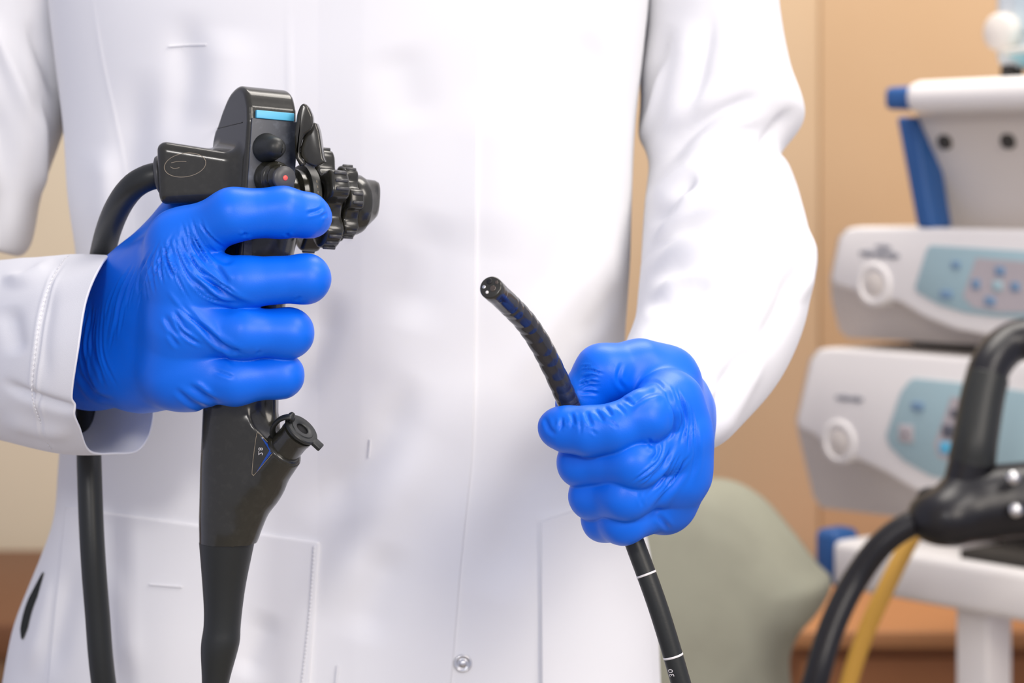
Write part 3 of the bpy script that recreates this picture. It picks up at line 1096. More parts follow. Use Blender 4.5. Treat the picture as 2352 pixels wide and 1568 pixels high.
# brake handle at the end: flattened cone-like finger grip
def end_cap():
    rings = []
    n = 48
    a = np.linspace(0, 2 * math.pi, n, endpoint=False)
    for rr, hz, hf, zc in ((65.5, 12.5, 12.5, 0), (67, 12.8, 11, 0), (70, 11.6, 8.0, 1.2), (73.5, 10.0, 5.6, 2.6), (75.2, 8.8, 4.6, 3.2), (76.0, 7.0, 3.2, 3.6), (76.2, 3, 1.2, 3.6)):
        rings.append(W(np.full(n, rr), KF + hf * np.sign(np.cos(a)) * np.abs(np.cos(a)) ** 0.8, KZ + zc + hz * np.sign(np.sin(a)) * np.abs(np.sin(a)) ** 0.7))
    return loft(rings, True, True)


mobj('brake_cap', end_cap(), M['black'], endo)


# brake lever: hooked horn rising beside the head, with a scooped web behind it
def blade(pts, y0, th, bev):
    p = [at(x, y, y0) for x, y in pts]
    return prism(p, np.array([0.0, th, 0.0]) + er * 0.0, bev, 3)


lv = mobj('brake_lever', blade([(682, 262), (690, 241), (699, 236), (709, 246), (718, 266), (719, 286), (713, 300), (700, 307), (692, 322), (686, 345), (690, 362), (702, 376), (690, 384), (678, 362), (676, 310)], 0.014, 0.008, 0.0012), M['black'], endo, 35)
mobj('lever_web', blade([(716, 282), (726, 281), (733, 300), (742, 362), (748, 372), (724, 384), (704, 376), (690, 358), (689, 342), (698, 314), (706, 300)], 0.019, 0.012, 0.0010), M['black'], lv, 35)


# ---- grip, biopsy port branch
def interp_ring_sdf(tbl):
    T = np.array(tbl, float)            # py, centre px, half width px, depth y, depth radius
    zz = ZC - (T[:, 0] - HY) * S * (1 + T[:, 3])
    xx = (T[:, 1] - 1176) * S * (1 + T[:, 3])
    hw = T[:, 2] * S * (1 + T[:, 3])
    o_ = np.argsort(zz)

    def f(p):
        z = p[:, 2]
        x0 = np.interp(z, zz[o_], xx[o_])
        a = np.interp(z, zz[o_], hw[o_])
        y0 = np.interp(z, zz[o_], T[o_, 3])
        b = np.interp(z, zz[o_], T[o_, 4])
        q = np.sqrt(((p[:, 0] - x0) / a) ** 2 + ((p[:, 1] - y0) / b) ** 2)
        d = (q - 1) * np.minimum(a, b)
        return np.maximum(d, np.maximum(z - zz.max(), zz.min() - z))
    return f


gs = interp_ring_sdf([(540, 600, 84, .028, .0170), (640, 585, 78, .028, .0165), (760, 566, 82, .028, .0165), (930, 545, 78, .029, .0165), (1080, 532, 72, .030, .0155), (1180, 526, 68, .030, .0150), (1246, 521, 63, .030, .0142)])
PA = nrm(np.array([0.62, -0.36, 0.70]))          # port axis
port0 = at(652, 1032, 0.014)
branch = [cone(at(540, 1200, .028), at(592, 1110, .024), .0118, .0112), cone(at(592, 1110, .024), port0 + PA * 0.004, .0112, .0094), cone(at(545, 1130, .026), at(600, 985, .020), .0110, .0092)]
wedge = cone(at(585, 930, .024), at(592, 990, .022), .0085, .0085)


def f_grip(p):
    d = smin(smin(branch[0](p), branch[1](p), 0.006), branch[2](p), 0.006)
    top = (p - port0) @ PA
    d = smax(d, top.astype(np.float32), 0.001)
    g = gs(p)
    fl = rbox(((p[:, 0] - at(596, 800, .026)[0]), (p[:, 1] - 0.028), (p[:, 2] - at(596, 800, .026)[2])), (0.0082, 0.008, 0.036), 0.003)
    g = smin(g, fl, 0.003)
    return smin(g, d, 0.007)


gv, gq, gg = surfnet(f_grip, at(440, 1250, .0) + [-.004, -.004, -.004], at(700, 540, .056) + [.01, .002, .004], 0.0008)
grip = mobj('grip', (gv, gq), M['black'], endo)
mobj('port_collar', lathe([(7.5e-3, -1.6e-3), (9.2e-3, -1.2e-3), (9.5e-3, -0.4e-3), (9.3e-3, 0.5e-3), (8.4e-3, 1.0e-3), (7.6e-3, 1.3e-3)], port0, PA, 40), M['black'], grip)
pt = mobj('biopsy_port', lathe([(7.8e-3, 0), (7.6e-3, 9e-3), (7.9e-3, 9.6e-3), (7.9e-3, 11.4e-3), (7.0e-3, 12e-3), (7.0e-3, 13e-3)], port0, PA, 40), M['black'], grip, 40)
cp = port0 + PA * 0.0128
px_, py_, _ = basis(PA)
lidv = lathe([(3.1e-3, 1.0e-3), (3.1e-3, 1.9e-3), (3.6e-3, 2.3e-3), (5.8e-3, 2.3e-3), (6.0e-3, 2.0e-3), (8.4e-3, 2.0e-3), (8.8e-3, 1.6e-3), (8.8e-3, 0.5e-3), (8.3e-3, 0.0), (3.1e-3, 0.0)], cp, PA, 44)
lid = mobj('port_cap', lidv, M['rubber'], grip, 40)
mobj('port_hole', lathe([(3.3e-3, 0.6e-3), (3.3e-3, 1.2e-3), (0.1e-3, 1.2e-3)], cp, PA, 24), mat('dark_hole', (0.003, 0.003, 0.003, 1), 0.8), lid)
side = nrm(np.array([1.0, 0.0, -1.0]) - PA * (np.array([1.0, 0, -1.0]) @ PA))
mobj('pull_tab', obox(cp + side * 0.0098 + PA * 0.0010, side, nrm(np.cross(PA, side)), PA, 0.0028, 0.0028, 0.0010, 0.0006), M['rubber'], lid, 40)
st = [cp - side * 0.006 + PA * 0.0012, at(668, 957, .004), at(646, 961, .005), at(631, 975, .008), at(627, 992, .012), at(634, 1006, .016)]
def strap():
    P = catmull(np.array(st), 30)
    t = nrm(np.gradient(P, axis=0))
    bvec = nrm(np.cross(t, nrm(np.cross(PA, side))))
    wv = nrm(np.cross(t, bvec))
    n = 16
    a = np.linspace(0, 2 * math.pi, n, endpoint=False)
    return loft(P[:, None] + 0.0012 * np.cos(a)[None, :, None] * bvec[:, None] + 0.0026 * np.sin(a)[None, :, None] * wv[:, None])


mobj('cap_strap', strap(), M['rubber'], lid)

# triangular size label with its rotated number
def on_grip(pxy, lift=0.00015):
    q = trace(f_grip, pxy[:, 0], pxy[:, 1])
    q[:, 1] -= lift
    return q


def decal(poly, name, m, parent, lift, n=10):
    """flat print following the grip: fan-subdivided polygon"""
    bm = bmesh.new()
    vs_ = [bm.verts.new((p[0], p[1], 0)) for p in poly]
    f = bm.faces.new(vs_)
    bmesh.ops.triangulate(bm, faces=[f])
    for _ in range(3):
        bmesh.ops.subdivide_edges(bm, edges=list(bm.edges), cuts=1, use_grid_fill=True)
    bmesh.ops.triangulate(bm, faces=list(bm.faces))
    bm.verts.index_update()
    P = np.array([x.co[:2] for x in bm.verts])
    fs = [[x.index for x in q.verts] for q in bm.faces]
    bm.free()
    return mobj(name, (on_grip(P, lift), fs), m, parent)


T3 = [(590, 993), (630, 1033), (581, 1091)]
tri = np.array([(589, 1000), (593, 994), (604, 1003), (627, 1029), (630, 1034), (627, 1040), (586, 1088), (582, 1090), (579, 1086), (582, 1050)], float)
lb = decal(tri, 'size_label', M['black'], grip, 0.00015)
mobj('label_outline', tube(on_grip(np.concatenate([catmull(tri, 80, True), tri[:1]]), 0.00025), 0.00014, 5), M['wear'], lb)
decal(np.array([(599, 1002), (629, 1033), (619, 1034)], float), 'blue_chevron', M['bluemark'], lb, 0.0004)
decal(np.array([(629, 1033), (588, 1086), (619, 1034)], float), 'blue_chevron', M['bluemark'], lb, 0.0004)


def text_polys(txt, size):
    cu = bpy.data.curves.new('txt', 'FONT')
    cu.body = txt
    cu.size = size
    cu.resolution_u = 3
    ob = bpy.data.objects.new('txt', cu)
    C.objects.link(ob)
    dg = bpy.context.evaluated_depsgraph_get()
    me = bpy.data.meshes.new_from_object(ob.evaluated_get(dg))
    v = np.array([x.co[:2] for x in me.vertices])
    f = [list(p.vertices) for p in me.polygons]
    bpy.data.objects.remove(ob)
    bpy.data.curves.remove(cu)
    bpy.data.meshes.remove(me)
    return v, f


tv, tf = text_polys('2.8', 15)
tv = tv - (tv.min(0) + tv.max(0)) / 2
mobj('size_number', (on_grip(np.stack([599 + tv[:, 1], 1036 - tv[:, 0]], -1), 0.0004), tf), M['whitemark'], lb)

# ---- rubber boot and insertion tube, looping below the picture up to the other hand
bt = [(1244, 521, 63.5), (1262, 520, 61), (1340, 515, 50), (1400, 512.5, 44), (1440, 510, 42.5), (1470, 507, 44), (1500, 503, 41.5), (1568, 495, 31), (1640, 488, 27), (1660, 486, 25)]
a_ = np.linspace(0, 2 * math.pi, 48, endpoint=False)
T = catmull(np.array(bt), 80)
rings = []
for py, px, hw in T:
    c = at(px, py, 0.030)
    h = hw * S * 1.03
    rings.append(c + np.stack([h * np.cos(a_), h * 1.08 * np.sin(a_), 0 * a_], -1))
mobj('boot', loft(rings), M['rubber'], endo, 50, label='matte black tapered rubber boot')

itp = [at(487, 1655, .030), at(480, 1800, .030), at(500, 2100, .04), at(640, 2420, .05), at(900, 2560, .06), at(1200, 2560, .05), at(1480, 2380, .03), at(1620, 2050, .01), at(1625, 1800, .004), at(1570, 1590, .004), at(1515, 1405, .006), at(1462, 1258, .010), at(1420, 1150, .014), at(1370, 1050, .010), at(1325, 968, .001), at(1306, 925, -.002)]
mobj('insertion_tube', tube(itp, 0.00465, 28, 300), M['rubber'], endo)


def tube_ring(p, q, r, name, m, wd):
    c = (p + q) / 2
    ax = nrm(q - p)
    return mobj(name, lathe([(r, -wd), (r + .00015, -wd * 0.8), (r + .00015, wd * 0.8), (r, wd)], c, ax, 32), m, endo)


ITC = catmull(np.array(itp), 3000)
ITX = np.stack(topx(ITC), -1)
for py_m in (1318, 1506):
    k = np.argmin(np.abs(ITX[1500:, 1] - py_m)) + 1500
    tube_ring(ITC[k - 4], ITC[k + 4], 0.00465, 'depth_ring', M['whitemark'], 0.0005)

# depth figure printed on the tube
tv, tf = text_polys('30', 20)
tv = tv - (tv.min(0) + tv.max(0)) / 2
k = np.argmin(np.abs(ITX[1500:, 1] - 1538)) + 1500
tx_ = nrm(ITC[k + 10] - ITC[k - 10])
sx_ = nrm(np.cross(tx_, Y))
if sx_[0] < 0:
    sx_ = -sx_
ys_ = np.cross(sx_, tx_)
if ys_[1] > 0:
    ys_ = -ys_
ang = tv[:, 1] * S / 0.00465 - 0.75
Q = ITC[k] + tx_ * (tv[:, :1] * S) * (1 if tx_[2] > 0 else -1) + 0.00475 * (np.sin(ang)[:, None] * sx_ + np.cos(ang)[:, None] * ys_)
mobj('depth_figure', (Q, tf), M['whitemark'], endo)

# bending section: rubber over ringed links
bp = catmull(np.array([at(1312, 938, -.002), at(1300, 912, -.003), at(1272, 850, -.008), at(1240, 788, -.016), at(1206, 738, -.025), at(1172, 702, -.036), at(1150, 681, -.044), at(1136, 668, -.0505)]), 260)
t_, e1_, e2_ = frames(bp)
seg = 40
a = np.linspace(0, 2 * math.pi, seg, endpoint=False)
s_ = np.linspace(0, 1, len(bp))
base = np.interp(s_, [0, 0.06, 0.08, 0.12, 0.80, 0.9, 0.93, 0.935, 1], [4.75, 4.8, 5.0, 5.0, 5.05, 5.0, 5.0, 5.15, 5.15])
amp = np.interp(s_, [0, 0.08, 0.16, 0.70, 0.80, 1], [0, 0, 1, 1, 0, 0])
ph = s_ * 15 * 2 * math.pi
rad = base[:, None] + amp[:, None] * 0.22 * (np.abs(np.sin(ph[:, None] / 2 + 0.5 * np.sin(2 * a[None] + 1.0) + 0.3 * np.sin(ph[:, None] * 0.37))) - 0.6)
rad = rad * 0.001
ring_ = bp[:, None] + rad[..., None] * (np.cos(a)[None, :, None] * e1_[:, None] + np.sin(a)[None, :, None] * e2_[:, None])
M['bend'] = mat('glossy_black_rubber', srgb(40, 40, 42), 0.16, 0.6, coat=0.2)
bend = mobj('bending_section', loft(ring_), M['bend'], endo)
tip_c, tip_a = bp[-1], nrm(bp[-1] - bp[-6])
tip = mobj('distal_tip', lathe([(5.0e-3, -1e-3), (5.15e-3, 0.2e-3), (5.15e-3, 4.4e-3), (4.9e-3, 5.0e-3), (4.4e-3, 5.2e-3), (0.2e-3, 5.2e-3)], tip_c, tip_a, 44), M['black'], endo, 50)
tx, ty, _ = basis(tip_a)
fc = tip_c + tip_a * 0.0052
M['hole'] = mat('channel_bore', (0.004, 0.004, 0.004, 1), 0.5)
fdir = [('lens', 0.0012, -0.0006, 0.0014, 'lens'), ('channel_opening', -0.0008, 0.0026, 0.0013, 'hole'), ('light_guide', -0.0030, 0.0000, 0.0008, 'chrome'), ('light_guide', 0.0026, 0.0022, 0.0008, 'lens'), ('water_nozzle', -0.0012, -0.0024, 0.0007, 'whitemark')]
for nm, u_, v_, r_, mm_ in fdir:
    mobj(nm, lathe([(r_, -0.0003), (r_, 0.0002), (r_ * 0.8, 0.0003), (r_ * 0.1, 0.0003)], fc + tx * u_ + ty * v_, tip_a, 20), M[mm_], tip)

# ---- universal cord
ucp = [at(400, 398, .030), at(374, 401, .030), at(338, 409, .030), at(304, 430, .034), at(274, 470, .046), at(250, 526, .064), at(233, 596, .088), at(218, 690, .112), at(206, 850, .122), at(204, 1000, .120), at(206, 1100, .112), at(212, 1250, .106), at(223, 1400, .106), at(240, 1580, .108), at(290, 1850, .12), at(400, 2300, .10)]
mobj('universal_cord', tube(ucp, 0.0063, 32, 200), M['rubber'], endo, label='thick black cord leaving the control head')
mobj('cord_ferrule', lathe([(8.8e-3, -0.5e-3), (9.2e-3, 0.4e-3), (8.6e-3, 1.6e-3), (6.6e-3, 2.4e-3)], at(369, 401, .030), np.array([-1.0, 0.0, -0.12]), 40), M['cap'], endo)
# ================================================================ the equipment cart behind, turned so that its right side comes nearer
M['white_pl'] = mat('white_plastic', srgb(244, 240, 236), 0.45, 0.4)
M['grey_pl'] = mat('warm_grey_plastic', srgb(222, 214, 205), 0.5, 0.4)
M['blue_pl'] = mat('blue_plastic', srgb(46, 92, 152), 0.45, 0.4)
M['panel_blue'] = mat('pale_blue_panel', srgb(168, 196, 202), 0.4, 0.4)
M['panel_pink'] = mat('greyish_pink_panel', srgb(186, 178, 180), 0.4, 0.4)
M['key_blue'] = mat('blue_key', srgb(120, 150, 180), 0.4, 0.4)
M['dark_key'] = mat('dark_key', srgb(92, 94, 104), 0.4, 0.4)
M['print'] = mat('grey_print', srgb(150, 152, 160), 0.5)
M['dark_gap'] = mat('dark_metal', srgb(58, 54, 48), 0.6)
CA = math.radians(50)
cu = np.array([math.cos(CA), -math.sin(CA), 0.0])           # along the fronts, to the right
cn = np.array([-math.sin(CA), -math.cos(CA), 0.0])          # out of the fronts
CO = at(1905, 784, 1.05)


def plane_pt(px, py, d=0.0):
    """point where the view through a photo pixel meets the front plane moved d metres outward"""
    o = np.array([0, -D, ZC])
    r = at(px, py, 0.0) - o
    p0 = CO + cn * d
    t = ((p0 - o) @ cn) / (r @ cn)
    return o + r * t


def uz(px, py, d=0.0):
    q = plane_pt(px, py, d) - CO
    return q @ cu, q[2] + CO[2]


def cw(u, d, z):
    return CO + cu * u + cn * d + Z * (z - CO[2])


def face_poly(pts, d, ucut=0.46):
    """photo outline on the front plane -> world polygon"""
    out = []
    for p in pts:
        if len(p) == 3:          # (u, z) given directly
            out.append(cw(p[0], d, p[1]))
        else:
            u, z = uz(p[0], p[1], d)
            out.append(cw(u, d, z))
    return out


def spoly(pts, n):
    return [tuple(k) for k in catmull(np.array(pts, float), n)]


def console(name, label, body_l, chin, blue, pink, keys, pbtn, words, u1):
    """body_l: left outline px points top->bottom; chin: px points of the lower edge of the front panel from left to right"""
    zt = uz(*body_l[0])[1]
    zb = uz(*body_l[-1])[1]
    t = root(name, label, 'console', cw(0.2, -0.15, zb), 'medical consoles stacked on the cart')
    # body: front set back, sloping in towards the bottom
    L = []
    for p in body_l:
        z_ = uz(*p, -0.03)[1]
        L.append(uz(*p, -0.012 - 0.045 * (zt - z_) / (zt - zb)))
    pr = [(u, z) for u, z in L] + [(u1, zb), (u1, zt)]
    V = []
    for u, z in pr:
        V.append(cw(u, -0.012 - 0.045 * (zt - z) / (zt - zb), z))
    n = len(V)
    back = [cw(u, -0.32, z) for u, z in pr]
    bm_v = np.array(V + back)
    fs = [list(range(n))[::-1], list(range(n, 2 * n))] + [[i, (i + 1) % n, n + (i + 1) % n, n + i] for i in range(n)]
    mobj('case', (bm_v, fs), M['grey_pl'], t, 30)
    # front panel
    top = [uz(*p) for p in body_l[:4]]
    ch = [uz(*p) for p in chin]
    pl = top + ch
    zc = ch[-1][1]
    pl += [(u1, zc), (u1, zt)]
    fp = mobj('front_panel', prism([cw(u, 0.0, z) for u, z in pl], -cn * 0.022, 0.004, 3), M['white_pl'], t, 40)
    b = [uz(*p) for p in blue]
    bl = [cw(u, 0.0002, z) for u, z in b]
    kp = mobj('key_panel', prism(bl, cn * 0.002, 0.0006, 2), M['panel_blue'], t, 40)
    if pink:
        mobj('key_field', prism([cw(*(lambda q: (q[0], 0.0020, q[1]))(uz(*p))) for p in pink], cn * 0.0008, 0.0, 1), M['panel_pink'], kp, 40)
    for kx, ky, hw, hh, mm_ in keys:
        c = cw(uz(kx, ky)[0], 0.0030, uz(kx, ky)[1])
        w0 = abs(uz(kx + hw, ky)[0] - uz(kx - hw, ky)[0]) / 2
        h0 = hh * S * 2.0
        mobj('key', obox(c, cu, Z, cn, w0, h0, 0.0012, 0.0009, 2), M[mm_], kp, 50)
    u, z = uz(*pbtn)
    pb = mobj('power_button', lathe([(0.0205, -0.02), (0.0205, 0.0005), (0.019, 0.0025), (0.0160, 0.0022), (0.0148, -0.002), (0.0148, -0.004)], cw(u, 0.0, z), cn, 40), M['white_pl'], t, 60)
    mobj('button_face', lathe([(0.0120, -0.004), (0.0120, 0.000), (0.0105, 0.0012), (0.001, 0.0014)], cw(u, 0.0, z), cn, 32), M['grey_pl'], pb, 50)
    for k, (x0, x1, yy, hh) in enumerate(words):
        # small lettering, too blurred to read: a row of short dabs
        xs = np.arange(x0, x1, 9)
        parts = [obox(cw(*(lambda q: (q[0], 0.0006, q[1]))(uz(x, yy + 0.09 * (x - x0)))), cu, Z, cn, 0.0022, hh * S * 2 * (0.6 + 0.4 * ((i * 7) % 3) / 2), 0.0003) for i, x in enumerate(xs)]
        mobj('print', merge(parts), M['print'], fp)
    return t


console('video_processor', 'white medical console with blue arrow keys, upper of the two on the cart',
        [(1972, 520), (1945, 524), (1926, 545), (1906, 640), (1910, 690), (1926, 758), (1946, 776)],
        [(1915, 655), (1960, 668), (2005, 692), (2060, 692), (2120, 728), (2190, 756), (2260, 770), (2330, 776)],
        [(2140, 563), (2132, 572), (2104, 660), (2112, 672), (2160, 700), (2220, 718), (2290, 727), (2352, 730), (0.43, uz(2352, 732)[1], 0), (0.43, uz(2140, 563)[1], 0)][:8] + [(2420, 726), (2420, 584), (2352, 576)],
        [(2246, 592), (2216, 680), (2240, 706), (2300, 716), (2380, 716), (2380, 602)],
        [(2200, 608, 9, 8, 'key_blue'), (2178, 676, 13, 9, 'key_blue'), (2302, 622, 11, 10, 'key_blue'), (2247, 652, 9, 11, 'key_blue'), (2296, 656, 11, 11, 'panel_blue'), (2337, 658, 10, 10, 'key_blue'), (2279, 691, 12, 10, 'key_blue')],
        (2008, 652), [(2016, 2050, 566, 6), (1980, 2068, 580, 8)], 0.40)

console('light_source', 'white medical console with pale blue keypad and dark switch, lower on the cart',
        [(1905, 798), (1880, 801), (1860, 826), (1828, 965), (1834, 1000), (1866, 1140), (1884, 1166)],
        [(1832, 985), (1870, 1000), (1905, 1036), (1960, 1052), (2030, 1084), (2090, 1120), (2140, 1144), (2180, 1154)],
        [(2102, 868), (2090, 876), (2072, 900), (2038, 1000), (2046, 1024), (2080, 1058), (2140, 1092), (2230, 1112), (2400, 1130), (2400, 905), (2240, 882)],
        [(2190, 910), (2150, 1020), (2160, 1050), (2200, 1062), (2260, 1066), (2290, 930)],
        [(2112, 932, 13, 9, 'key_blue'), (2086, 995, 16, 20, 'panel_pink'), (2086, 996, 6, 7, 'dark_key'), (2205, 950, 16, 10, 'dark_key'), (2188, 990, 18, 14, 'dark_key'), (2180, 1028, 16, 13, 'cyan')],
        (1928, 1014), [(1925, 1985, 912, 7)], 0.40)

# ---- the cart
zsh = uz(1915, 1240, 0.04)[1]
cart = root('equipment_cart', 'white equipment cart with blue corner bumpers carrying the consoles', 'cart', cw(0.2, -0.2, 0.0))
# lower shelf
u0 = uz(1908, 1262, 0.04)[0]
mobj('shelf', obox(cw(u0 + 0.28, -0.14, zsh - 0.022), cu, cn, Z, 0.28, 0.18, 0.022, 0.008), M['white_pl'], cart, 40)
mobj('shelf_mat', obox(cw(u0 + 0.34, -0.12, zsh + 0.004), cu, cn, Z, 0.20, 0.15, 0.004, 0.001), M['dark_gap'], cart, 40)
mobj('corner_bumper', obox(cw(u0 - 0.010, 0.02, zsh - 0.018), cu, cn, Z, 0.014, 0.018, 0.026, 0.008), M['blue_pl'], cart, 40)
# upper rail, bumper and side bracket
zr1, zr0 = uz(2070, 186, 0.04)[1], uz(2070, 260, 0.04)[1]
u2 = uz(2070, 220, 0.04)[0]
mobj('top_rail', obox(cw(u2 + 0.26, -0.13, (zr0 + zr1) / 2), cu, cn, Z, 0.26, 0.17, (zr1 - zr0) / 2, 0.012), M['white_pl'], cart, 40)
mobj('corner_bumper', obox(cw(u2 - 0.012, 0.012, (zr0 + zr1) / 2), cu, cn, Z, 0.016, 0.020, (zr1 - zr0) / 2 - 0.004, 0.006), M['blue_pl'], cart, 40)
mobj('side_trim', prism(face_poly([(2056, 268), (2100, 268), (2142, 524), (2104, 524)], 0.0), -cn * 0.03, 0.004), M['blue_pl'], cart, 40)
zk0 = uz(2130, 524)[1]
zk1 = uz(2110, 262)[1]
ua, ub = uz(2098, 265)[0], uz(2136, 524, -0.05)[0]
Vb = [cw(ua, -0.004, zk1), cw(0.46, -0.004, zk1), cw(0.46, -0.05, zk0), cw(ub, -0.05, zk0)]
Vb2 = [p - cn * 0.10 for p in Vb]
mobj('bracket_panel', (np.array(Vb + Vb2), [[0, 1, 2, 3], [4, 5, 6, 7], [0, 1, 5, 4], [1, 2, 6, 5], [2, 3, 7, 6], [3, 0, 4, 7]]), M['grey_pl'], cart, 30)
for px_k, py_k in ((2166, 324), (2311, 322)):
    u, z = uz(px_k, py_k, -0.012)
    tt = (zk1 - z) / (zk1 - zk0)
    mobj('screw_hole', lathe([(0.0075, -0.01), (0.0075, 0.002), (0.005, 0.003), (0.0005, 0.003)], cw(u, -0.004 - 0.046 * tt, z), cn, 20), M['dark_gap'], cart, 40)
# legs, back column and lower front board
for uu, dd in ((u0 + 0.135, -0.01), (u0 + 0.50, -0.01), (u0 + 0.135, -0.27), (u0 + 0.50, -0.27)):
    mobj('leg', obox(cw(uu, dd, (zsh - 0.04 + 0.06) / 2), cu, cn, Z, 0.018, 0.018, (zsh - 0.04 - 0.06) / 2, 0.004), M['white_pl'], cart, 40)
    mobj('caster', lathe([(0.006, -0.014), (0.026, -0.012), (0.030, -0.008), (0.030, 0.008), (0.026, 0.012), (0.006, 0.014)], cw(uu, dd, 0.030), cu, 28), M['dark_gap'], cart, 40)
mobj('front_board', obox(cw(u0 + 0.32, -0.03, 0.40), cu, cn, Z, 0.165, 0.008, 0.30, 0.003), mat('grey_green_board', srgb(128, 130, 122), 0.6), cart, 40)
for uu in (u0 + 0.20, u0 + 0.46):
    mobj('column', obox(cw(uu, -0.295, (zsh + zr1) / 2), cu, cn, Z, 0.016, 0.016, (zr1 - zsh) / 2, 0.004), M['grey_pl'], cart, 40)
# stand between the two consoles
zc1, zc0 = uz(1940, 776)[1], uz(1905, 798)[1]
mobj('console_shelf', obox(cw(0.22, -0.19, (zc1 + zc0) / 2), cu, cn, Z, 0.17, 0.13, abs(zc1 - zc0) / 2, 0.001), M['dark_gap'], cart, 40)
zl = uz(1884, 1166)[1]
mobj('riser', obox(cw(0.22, -0.18, (zl + zsh) / 2 + 0.001), cu, cn, Z, 0.16, 0.12, max(0.004, (zl - zsh) / 2 - 0.001), 0.001), M['dark_gap'], cart, 40)

# ---- monitor on the cart, cut by the picture's edge
zmon = zr1
u3 = uz(2300, 100, -0.05)[0]
mon = root('monitor', 'pale grey monitor with round white knob at the top right edge', 'monitor', cw(u3 + 0.2, -0.1, zmon))
mu0 = uz(2278, 80, -0.05)[0]
zb_ = uz(2300, 158, -0.05)[1]
mobj('screen_housing', obox(cw(mu0 + 0.20, -0.07, zb_ + 0.15), cu, cn, Z, 0.20, 0.020, 0.15, 0.012), mat('monitor_grey', srgb(214, 222, 226), 0.4), mon, 40)
mobj('screen', obox(cw(mu0 + 0.20, -0.049, zb_ + 0.155), cu, cn, Z, 0.175, 0.001, 0.122, 0.0005), mat('screen_glass', srgb(206, 218, 224), 0.25), mon, 40)
uk, zk = uz(2284, 72, -0.03)
mobj('knob', lathe([(0.016, 0), (0.0175, 0.004), (0.017, 0.012), (0.013, 0.015), (0.001, 0.016)], cw(uk, -0.048, zk), cn, 32), M['grey_pl'], mon, 50)
mobj('stand', obox(cw(mu0 + 0.20, -0.11, (zb_ + zmon) / 2 + 0.02), cu, cn, Z, 0.05, 0.02, (zb_ - zmon) / 2 + 0.012, 0.004), M['grey_pl'], mon, 40)
mobj('stand_foot', obox(cw(mu0 + 0.20, -0.15, zmon + 0.0065), cu, cn, Z, 0.10, 0.07, 0.006, 0.003), M['grey_pl'], mon, 40)
ub_, zb2 = uz(2304, 122, -0.05)
mobj('cable_clip', obox(cw(ub_ + 0.002, -0.06, zb_ - 0.010), cu, cn, Z, 0.008, 0.008, 0.014, 0.003), M['dark_gap'], mon, 40)

# teal tray lying on the top rail
ut, zt_ = uz(2352, 150, 0.0)
ti = root('kidney_dish', 'teal dish with a pale rim on top of the cart below the monitor', 'dish', cw(ut + 0.01, -0.02, zmon))
def dish():
    n = 40
    a = np.linspace(0, 2 * math.pi, n, endpoint=False)
    rings = []
    for rr, zz in ((0.60, 0.0), (0.66, 0.003), (0.92, 0.017), (1.0, 0.022), (1.0, 0.024), (0.95, 0.023), (0.62, 0.005), (0.1, 0.005)):
        rings.append(np.array([cw(ut + 0.050 + 0.085 * rr * math.cos(k), -0.03 + 0.05 * rr * math.sin(k), zmon + 0.0005 + zz) for k in a]))
    return loft(rings)


dsh = mobj('bowl', dish(), mat('teal_plastic', srgb(110, 176, 190), 0.35), ti)
rimp = np.array([cw(ut + 0.050 + 0.085 * math.cos(k), -0.03 + 0.05 * math.sin(k), zmon + 0.0235) for k in np.linspace(0, 2 * math.pi, 50)])
mobj('rim', tube(rimp, 0.0028, 10), mat('pale_rim', srgb(214, 216, 210), 0.4), ti)

# ---- the second scope connector hanging in front of the lower console
YB = 0.68
con = root('scope_connector', 'black endoscope connector with looping cable in front of the lower console', 'connector', at(2230, 1230, YB))
M['shiny'] = mat('shiny_black', srgb(24, 23, 26), 0.33, 0.45)
cs = [cone(at(2140, 1185, YB), at(2250, 1165, YB), 0.0184, 0.0217), cone(at(2250, 1165, YB), at(2420, 1150, YB), 0.0238, 0.0260), cone(at(2210, 1120, YB), at(2420, 1110, YB), 0.0152, 0.0173), cone(at(2175, 1190, YB - .01), at(2180, 1190, YB - .01), 0.0206, 0.0206)]


def f_con(p):
    d = cs[0](p)
    for g in cs[1:]:
        d = smin(d, g(p), 00.0130)
    return d


cv, cq, _ = surfnet(f_con, at(2040, 1290, YB - .05) - .01, at(2480, 1040, YB + .05) + .01, 00.0033)
mobj('plug_body', (cv, cq), M['shiny'], con)
mobj('cable', tube([at(2215, 1110, YB), at(2240, 1010, YB), at(2255, 920, YB + .01), at(2275, 840, YB + .02), at(2320, 790, YB + .03), at(2380, 778, YB + .03), at(2450, 800, YB + .03)], 0.0163, 20, 60), M['shiny'], con)
mobj('cable_sleeve', tube([at(2232, 1060, YB), at(2240, 1010, YB), at(2255, 920, YB + .01), at(2268, 865, YB + 0.0163)], [0.0186, 0.0176, 0.0173, 0.0169], 20, 40), M['rubber'], con)
mobj('light_guide_tube', tube([at(2200, 1180, YB), at(2110, 1195, YB), at(2030, 1245, YB), at(1965, 1330, YB), at(1915, 1430, YB - .01), at(1880, 1540, YB - .02), at(1862, 1640, YB - .02), at(1868, 1900, YB - .01), at(1910, 2300, YB), at(2010, 2700, YB + .06), at(2180, 2900, YB + .16), at(2400, 2860, YB + .30)], 0.0102, 24, 150), M['shiny'], con)
hk = np.array([at(2136 + 24 * math.cos(k), 1142 + 18 * math.sin(k), YB) for k in np.linspace(0, 2 * math.pi, 24)])
mobj('hook_ring', tube(hk, 0.0024, 8), M['shiny'], con)
for px_k, py_k in ((2326, 1096), (2332, 1170)):
    mobj('contact_pin', lathe([(00.0054, 0), (00.0054, 00.0087), (0.0038, 00.0108), (0.0005, 0.0114)], at(px_k, py_k, YB - 0.0260), (-0.2, -1, 0.1), 20), M['chrome'], con)

